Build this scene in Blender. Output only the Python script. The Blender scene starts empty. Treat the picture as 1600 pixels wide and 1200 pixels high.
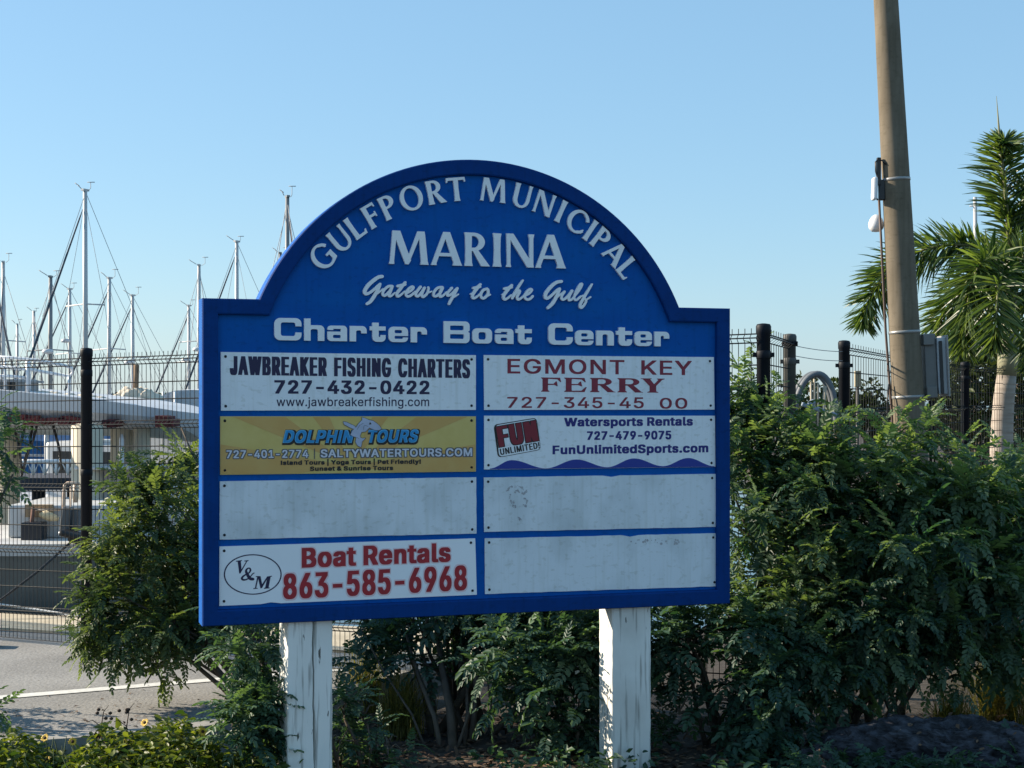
import bpy, bmesh, math, random
import numpy as np
from mathutils import Vector, Matrix
from mathutils.geometry import delaunay_2d_cdt, convex_hull_2d

# ------------------------------------------------------------------ camera, sky, sun
SC = bpy.context.scene
COL = SC.collection
random.seed(7)
RNG = np.random.default_rng(11)
F, CX, HY, EYE = 2400.0, 800.0, 625.0, 1.6          # focal length in photo pixels, horizon row, eye height
R = math.radians

cam_data = bpy.data.cameras.new("camera")
cam_data.sensor_width = 36.0
cam_data.lens = 54.0
cam_data.shift_y = 25.0 / 1600.0
cam_data.clip_end = 3000.0
cam = bpy.data.objects.new("camera", cam_data)
COL.objects.link(cam)
cam.location = (0, 0, EYE)
cam.rotation_euler = (R(90), 0, 0)
SC.camera = cam

SUN_EL, SUN_AZ = R(27), R(284)                        # azimuth clockwise from +Y
world = bpy.data.worlds.new("World")
SC.world = world
world.use_nodes = True
_nt = world.node_tree
_sky = _nt.nodes.new("ShaderNodeTexSky")
_sky.sky_type = 'NISHITA'
_sky.sun_disc = False
_sky.sun_elevation = SUN_EL
_sky.sun_rotation = SUN_AZ
_sky.air_density = 1.1
_sky.dust_density = 0.35
_sky.ozone_density = 3.0
_mix = _nt.nodes.new("ShaderNodeMixRGB")              # constant blue blended into the sky colour to flatten its gradient
_mix.inputs[0].default_value = 0.66
_mix.inputs[2].default_value = (0.98, 1.95, 2.86, 1)
_nt.links.new(_sky.outputs[0], _mix.inputs[1])
_nt.links.new(_mix.outputs[0], _nt.nodes["Background"].inputs[0])
_nt.nodes["Background"].inputs[1].default_value = 0.13

sun_data = bpy.data.lights.new("sun", 'SUN')
sun_data.energy = 5.0
sun_data.angle = R(0.5)
sun_data.color = (1.0, 0.86, 0.68)
sun = bpy.data.objects.new("sun", sun_data)
COL.objects.link(sun)
_sd = Vector((math.sin(SUN_AZ) * math.cos(SUN_EL), math.cos(SUN_AZ) * math.cos(SUN_EL), math.sin(SUN_EL)))
sun.rotation_euler = _sd.to_track_quat('Z', 'Y').to_euler()
sun.location = (-20, 4, 20)

SC.view_settings.view_transform = 'Standard'
SC.view_settings.look = 'None'
SC.view_settings.exposure = 0.92
SC.view_settings.gamma = 1.0


GZ = -0.12                                            # level of the planting bed (the car park is at 0)


def P(px, py, Y):
    """World point seen at photo pixel (px, py) at depth Y."""
    return Vector(((px - CX) / F * Y, Y, EYE + (HY - py) / F * Y))


# ------------------------------------------------------------------ materials
MATS = {}


def mat(name, color, rough=0.6, var=0.0, scale=8.0, bump=0.0, metal=0.0, color2=None, stretch=(1, 1, 1), spec=0.5,
        detail=4.0, thr=None):
    """Principled material with object-space noise between color and color2 (or a +-var shade of it)."""
    if name in MATS:
        return MATS[name]
    m = bpy.data.materials.new(name)
    m.use_nodes = True
    nt = m.node_tree
    b = nt.nodes["Principled BSDF"]
    b.inputs["Base Color"].default_value = (*color, 1)
    b.inputs["Roughness"].default_value = rough
    b.inputs["Metallic"].default_value = metal
    b.inputs["Specular IOR Level"].default_value = spec
    if var or color2 or bump:
        tc = nt.nodes.new("ShaderNodeTexCoord")
        mp = nt.nodes.new("ShaderNodeMapping")
        mp.inputs["Scale"].default_value = stretch
        nz = nt.nodes.new("ShaderNodeTexNoise")
        nz.inputs["Scale"].default_value = scale
        nz.inputs["Detail"].default_value = detail
        nt.links.new(tc.outputs["Object"], mp.inputs[0])
        nt.links.new(mp.outputs[0], nz.inputs["Vector"])
        if var or color2:
            rp = nt.nodes.new("ShaderNodeValToRGB")
            c1 = color if color2 else tuple(max(0, c * (1 - var)) for c in color)
            c2 = color2 if color2 else tuple(min(1, c * (1 + var)) for c in color)
            lo, hi = thr if thr else (0.3, 0.7)
            rp.color_ramp.elements[0].position = lo
            rp.color_ramp.elements[1].position = hi
            rp.color_ramp.elements[0].color = (*c1, 1)
            rp.color_ramp.elements[1].color = (*c2, 1)
            nt.links.new(nz.outputs[0], rp.inputs[0])
            nt.links.new(rp.outputs[0], b.inputs["Base Color"])
        if bump:
            bp = nt.nodes.new("ShaderNodeBump")
            bp.inputs["Strength"].default_value = bump
            bp.inputs["Distance"].default_value = 0.01
            nt.links.new(nz.outputs[0], bp.inputs["Height"])
            nt.links.new(bp.outputs[0], b.inputs["Normal"])
    MATS[name] = m
    return m


def leaf_mat(name, dark, light, trans=0.45, gloss=0.35, rough=0.45):
    """Leaf: albedo from a per-leaf 'tint' attribute plus a per-leaflet shift, part of the light passing through."""
    if name in MATS:
        return MATS[name]
    m = bpy.data.materials.new(name)
    m.use_nodes = True
    nt = m.node_tree
    b = nt.nodes["Principled BSDF"]
    out = nt.nodes["Material Output"]
    at = nt.nodes.new("ShaderNodeAttribute")
    at.attribute_name = "tint"
    geo = nt.nodes.new("ShaderNodeNewGeometry")
    ad = nt.nodes.new("ShaderNodeMath")
    ad.operation = 'MULTIPLY_ADD'
    ad.inputs[1].default_value = 0.30
    nt.links.new(geo.outputs["Random Per Island"], ad.inputs[0])
    nt.links.new(at.outputs["Fac"], ad.inputs[2])
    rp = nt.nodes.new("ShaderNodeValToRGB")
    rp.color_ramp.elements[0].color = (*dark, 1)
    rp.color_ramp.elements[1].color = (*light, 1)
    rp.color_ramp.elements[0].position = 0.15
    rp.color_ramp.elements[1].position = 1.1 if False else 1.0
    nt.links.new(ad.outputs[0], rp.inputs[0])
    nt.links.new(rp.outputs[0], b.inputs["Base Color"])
    b.inputs["Roughness"].default_value = rough
    b.inputs["Specular IOR Level"].default_value = gloss
    tr = nt.nodes.new("ShaderNodeBsdfTranslucent")
    mx = nt.nodes.new("ShaderNodeMixShader")
    mx.inputs[0].default_value = trans
    hs = nt.nodes.new("ShaderNodeMixRGB")
    hs.blend_type = 'MULTIPLY'
    hs.inputs[0].default_value = 1.0
    hs.inputs[2].default_value = (2.1, 2.1, 0.7, 1)
    nt.links.new(rp.outputs[0], hs.inputs[1])
    nt.links.new(hs.outputs[0], tr.inputs["Color"])
    nt.links.new(b.outputs[0], mx.inputs[1])
    nt.links.new(tr.outputs[0], mx.inputs[2])
    nt.links.new(mx.outputs[0], out.inputs["Surface"])
    MATS[name] = m
    return m


# ------------------------------------------------------------------ mesh helpers
class MB:
    """Collects shapes, then links them as ONE mesh object."""

    def __init__(self):
        self.v, self.f, self.sm = [], [], []

    def add(self, vs, fs, smooth=False):
        o = len(self.v)
        self.v += [tuple(v) for v in vs]
        self.f += [tuple(i + o for i in f) for f in fs]
        self.sm += [smooth] * len(fs)
        return self

    def box(self, c, s, rot=None, bev=0.0):
        x, y, z = s[0] / 2, s[1] / 2, s[2] / 2
        if bev:
            bm = bmesh.new()
            bmesh.ops.create_cube(bm, size=1)
            bmesh.ops.scale(bm, vec=s, verts=bm.verts)
            bmesh.ops.bevel(bm, geom=list(bm.edges), offset=bev, segments=2, affect='EDGES', profile=0.5)
            vs = [v.co.copy() for v in bm.verts]
            bm.verts.index_update()
            fs = [[v.index for v in f.verts] for f in bm.faces]
            bm.free()
        else:
            vs = [Vector((a, b, d)) for a in (-x, x) for b in (-y, y) for d in (-z, z)]
            fs = [(0, 1, 3, 2), (4, 6, 7, 5), (0, 4, 5, 1), (2, 3, 7, 6), (0, 2, 6, 4), (1, 5, 7, 3)]
        M = rot if rot is not None else Matrix()
        if not isinstance(M, Matrix):
            M = Matrix.Rotation(M, 4, 'Z')
        M = M.to_4x4()
        c = Vector(c)
        return self.add([M @ v + c for v in vs], fs)

    def tube(self, pts, rad, n=8, cap=True, smooth=True):
        pts = [Vector(p) for p in pts]
        if not hasattr(rad, '__len__'):
            rad = [rad] * len(pts)
        vs, fs = [], []
        up = None
        for i, p in enumerate(pts):
            t = (pts[min(i + 1, len(pts) - 1)] - pts[max(i - 1, 0)]).normalized()
            if up is None:
                up = Vector((0, 0, 1)) if abs(t.z) < 0.9 else Vector((0, 1, 0))
            a = t.cross(up).normalized()
            b = a.cross(t).normalized()
            up = b
            for k in range(n):
                an = 2 * math.pi * k / n
                vs.append(p + (a * math.cos(an) + b * math.sin(an)) * rad[i])
        for i in range(len(pts) - 1):
            for k in range(n):
                fs.append((i * n + k, i * n + (k + 1) % n, (i + 1) * n + (k + 1) % n, (i + 1) * n + k))
        if cap:
            fs.append(tuple(range(n))[::-1])
            fs.append(tuple(range((len(pts) - 1) * n, len(pts) * n)))
        return self.add(vs, fs, smooth)

    def lathe(self, c, prof, n=24, smooth=True):
        c = Vector(c)
        vs, fs = [], []
        for r, z in prof:
            for k in range(n):
                a = 2 * math.pi * k / n
                vs.append(c + Vector((r * math.cos(a), r * math.sin(a), z)))
        for i in range(len(prof) - 1):
            for k in range(n):
                fs.append((i * n + k, i * n + (k + 1) % n, (i + 1) * n + (k + 1) % n, (i + 1) * n + k))
        fs.append(tuple(range(n))[::-1])
        fs.append(tuple(range((len(prof) - 1) * n, len(prof) * n)))
        return self.add(vs, fs, smooth)

    def prism(self, pts, z0, z1):
        n = len(pts)
        vs = [(x, y, z0) for x, y in pts] + [(x, y, z1) for x, y in pts]
        fs = [tuple(range(n))[::-1], tuple(range(n, 2 * n))]
        fs += [(i, (i + 1) % n, n + (i + 1) % n, n + i) for i in range(n)]
        return self.add(vs, fs)

    def build(self, name, m, parent=None):
        me = bpy.data.meshes.new(name)
        me.from_pydata(self.v, [], self.f)
        if any(self.sm):
            me.polygons.foreach_set("use_smooth", self.sm)
        me.update()
        if m:
            me.materials.append(m)
        o = bpy.data.objects.new(name, me)
        COL.objects.link(o)
        if parent:
            o.parent = parent
        return o


def arrays_mesh(name, V, Q, m, tint=None, parent=None, smooth=False):
    """Object from numpy arrays of vertices (N,3) and quads (M,4)."""
    me = bpy.data.meshes.new(name)
    V = np.asarray(V, dtype=np.float32)
    Q = np.asarray(Q, dtype=np.int32)
    me.vertices.add(len(V))
    me.vertices.foreach_set("co", V.ravel())
    me.loops.add(Q.size)
    me.loops.foreach_set("vertex_index", Q.ravel())
    me.polygons.add(len(Q))
    me.polygons.foreach_set("loop_start", np.arange(0, Q.size, 4, dtype=np.int32))
    me.polygons.foreach_set("loop_total", np.full(len(Q), 4, dtype=np.int32))
    if smooth:
        me.polygons.foreach_set("use_smooth", np.ones(len(Q), dtype=bool))
    me.update(calc_edges=True)
    if tint is not None:
        at = me.attributes.new("tint", 'FLOAT', 'POINT')
        at.data.foreach_set("value", np.asarray(tint, dtype=np.float32))
    me.materials.append(m)
    o = bpy.data.objects.new(name, me)
    COL.objects.link(o)
    if parent:
        o.parent = parent
    return o


def thing(name, label, cat, loc=(0, 0, 0), rz=0.0, group=None):
    o = bpy.data.objects.new(name, None)
    o.empty_display_size = 0.2
    COL.objects.link(o)
    o.location = loc
    o.rotation_euler = (0, 0, rz)
    bpy.context.view_layer.update()
    return tag(o, label, cat, group)


def tag(o, label=None, cat=None, group=None, kind=None):
    if label:
        o["label"] = label
    if cat:
        o["category"] = cat
    if group:
        o["group"] = group
    if kind:
        o["kind"] = kind
    return o


def part(mb, name, m, root, label=None):
    """Part given in world coordinates, parented to root without moving."""
    inv = (Matrix.Translation(root.location) @ root.rotation_euler.to_matrix().to_4x4()).inverted()
    mb.v = [tuple(inv @ Vector(v)) for v in mb.v]
    o = mb.build(name, m, root)
    if label:
        o["label"] = label
    return o


# ------------------------------------------------------------------ setting: water, ground, lot
def sheet(name, pts, z, m):
    mb = MB()
    mb.add([(x, y, z) for x, y in pts], [tuple(range(len(pts)))])
    o = mb.build(name, m)
    return tag(o, kind="structure")


M_water = mat("sea water", (0.02, 0.05, 0.06), rough=0.12, var=0.4, scale=0.6, bump=0.35, stretch=(1, 3, 1))
sheet("water", [(-900, -60), (900, -60), (900, 1800), (-900, 1800)], -0.95, M_water)
M_soil = mat("bed soil", (0.032, 0.026, 0.02), rough=0.95, color2=(0.060, 0.047, 0.036), scale=22, bump=0.9)
gpts = [(-70, -50), (70, -50), (70, 300), (26, 300), (9, 60), (5.2, 30), (3.4, 16.5), (1.7, 12.2), (0.9, 10.3), (-3.6, 11.42),
        (-70, 24.0)]
g = MB().prism(gpts, -1.3, GZ).build("ground", M_soil)
tag(g, kind="structure")
M_asph = mat("worn asphalt", (0.19, 0.188, 0.182), rough=0.9, color2=(0.32, 0.315, 0.302), scale=60, bump=0.5, detail=8)


def add_stains(m, scale, lo, hi, fac):
    """Broad blotches of wear multiplied over a material's colour."""
    nt = m.node_tree
    b = nt.nodes["Principled BSDF"]
    src = b.inputs["Base Color"].links[0].from_socket
    tc = nt.nodes.new("ShaderNodeTexCoord")
    nz = nt.nodes.new("ShaderNodeTexNoise")
    nz.inputs["Scale"].default_value = scale
    nz.inputs["Detail"].default_value = 6
    rp = nt.nodes.new("ShaderNodeValToRGB")
    rp.color_ramp.elements[0].position = lo
    rp.color_ramp.elements[1].position = hi
    rp.color_ramp.elements[0].color = (fac, fac, fac, 1)
    mx = nt.nodes.new("ShaderNodeMixRGB")
    mx.blend_type = 'MULTIPLY'
    mx.inputs[0].default_value = 1.0
    nt.links.new(tc.outputs["Object"], nz.inputs["Vector"])
    nt.links.new(nz.outputs[0], rp.inputs[0])
    nt.links.new(src, mx.inputs[1])
    nt.links.new(rp.outputs[0], mx.inputs[2])
    nt.links.new(mx.outputs[0], b.inputs["Base Color"])


add_stains(M_asph, 1.3, 0.35, 0.6, 0.72)
LOT = [(-60, 7.2), (-2.3, 7.14), (-1.62, 7.38), (-1.25, 7.75), (-1.02, 8.3), (-0.72, 8.9), (-0.35, 9.35), (-0.9, 9.62), (-3.45, 10.62), (-60, 22.6)]
tag(MB().prism(LOT, -0.3, 0.004).build("parking_lot", M_asph), kind="structure")
M_line = mat("road paint", (0.55, 0.55, 0.52), rough=0.7, color2=(0.75, 0.74, 0.70), scale=30)
p0, p1 = Vector((-3.1, 8.05)), Vector((-0.95, 9.12))
dl = (p1 - p0).normalized()
nl = Vector((-dl.y, dl.x)) * 0.05
sheet("parking_line", [tuple(p0 - nl), tuple(p1 - nl), tuple(p1 + nl), tuple(p0 + nl)], 0.008, M_line)
M_cap = mat("seawall concrete", (0.42, 0.36, 0.26), rough=0.9, color2=(0.55, 0.48, 0.36), scale=5, bump=0.2)
tag(MB().prism([(-3.5, 10.70), (-0.9, 9.68), (0.2, 9.3), (0.8, 10.3), (-3.6, 11.40), (-60, 23.6), (-60, 22.8)], -0.6, 0.012).build("seawall_cap", M_cap), kind="structure")
M_kerb = mat("kerb concrete", (0.24, 0.235, 0.215), rough=0.9, color2=(0.36, 0.345, 0.31), scale=14, bump=0.3)
kb = MB()
kp = [(-6, 7.13), (-2.3, 7.06), (-1.60, 7.30), (-1.18, 7.70), (-0.95, 8.27), (-0.64, 8.86)]
for a, b in zip(kp[:-1], kp[1:]):
    a, b = Vector(a), Vector(b)
    d = b - a
    c = (a + b) / 2
    kb.box((c.x, c.y, -0.06), (d.length + 0.02, 0.11, 0.20), math.atan2(d.y, d.x))
tag(kb.build("kerb", M_kerb), kind="structure")
tag(MB().prism([(-70, -45), (70, -45), (70, 4.2), (-70, 4.2)], -.5, -0.02).build("road", mat("dark bounce asphalt", (.035, .036, .038), rough=.9, var=.2, scale=30)), kind="structure")  # unseen street surface added for the light it bounces onto the sign

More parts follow.
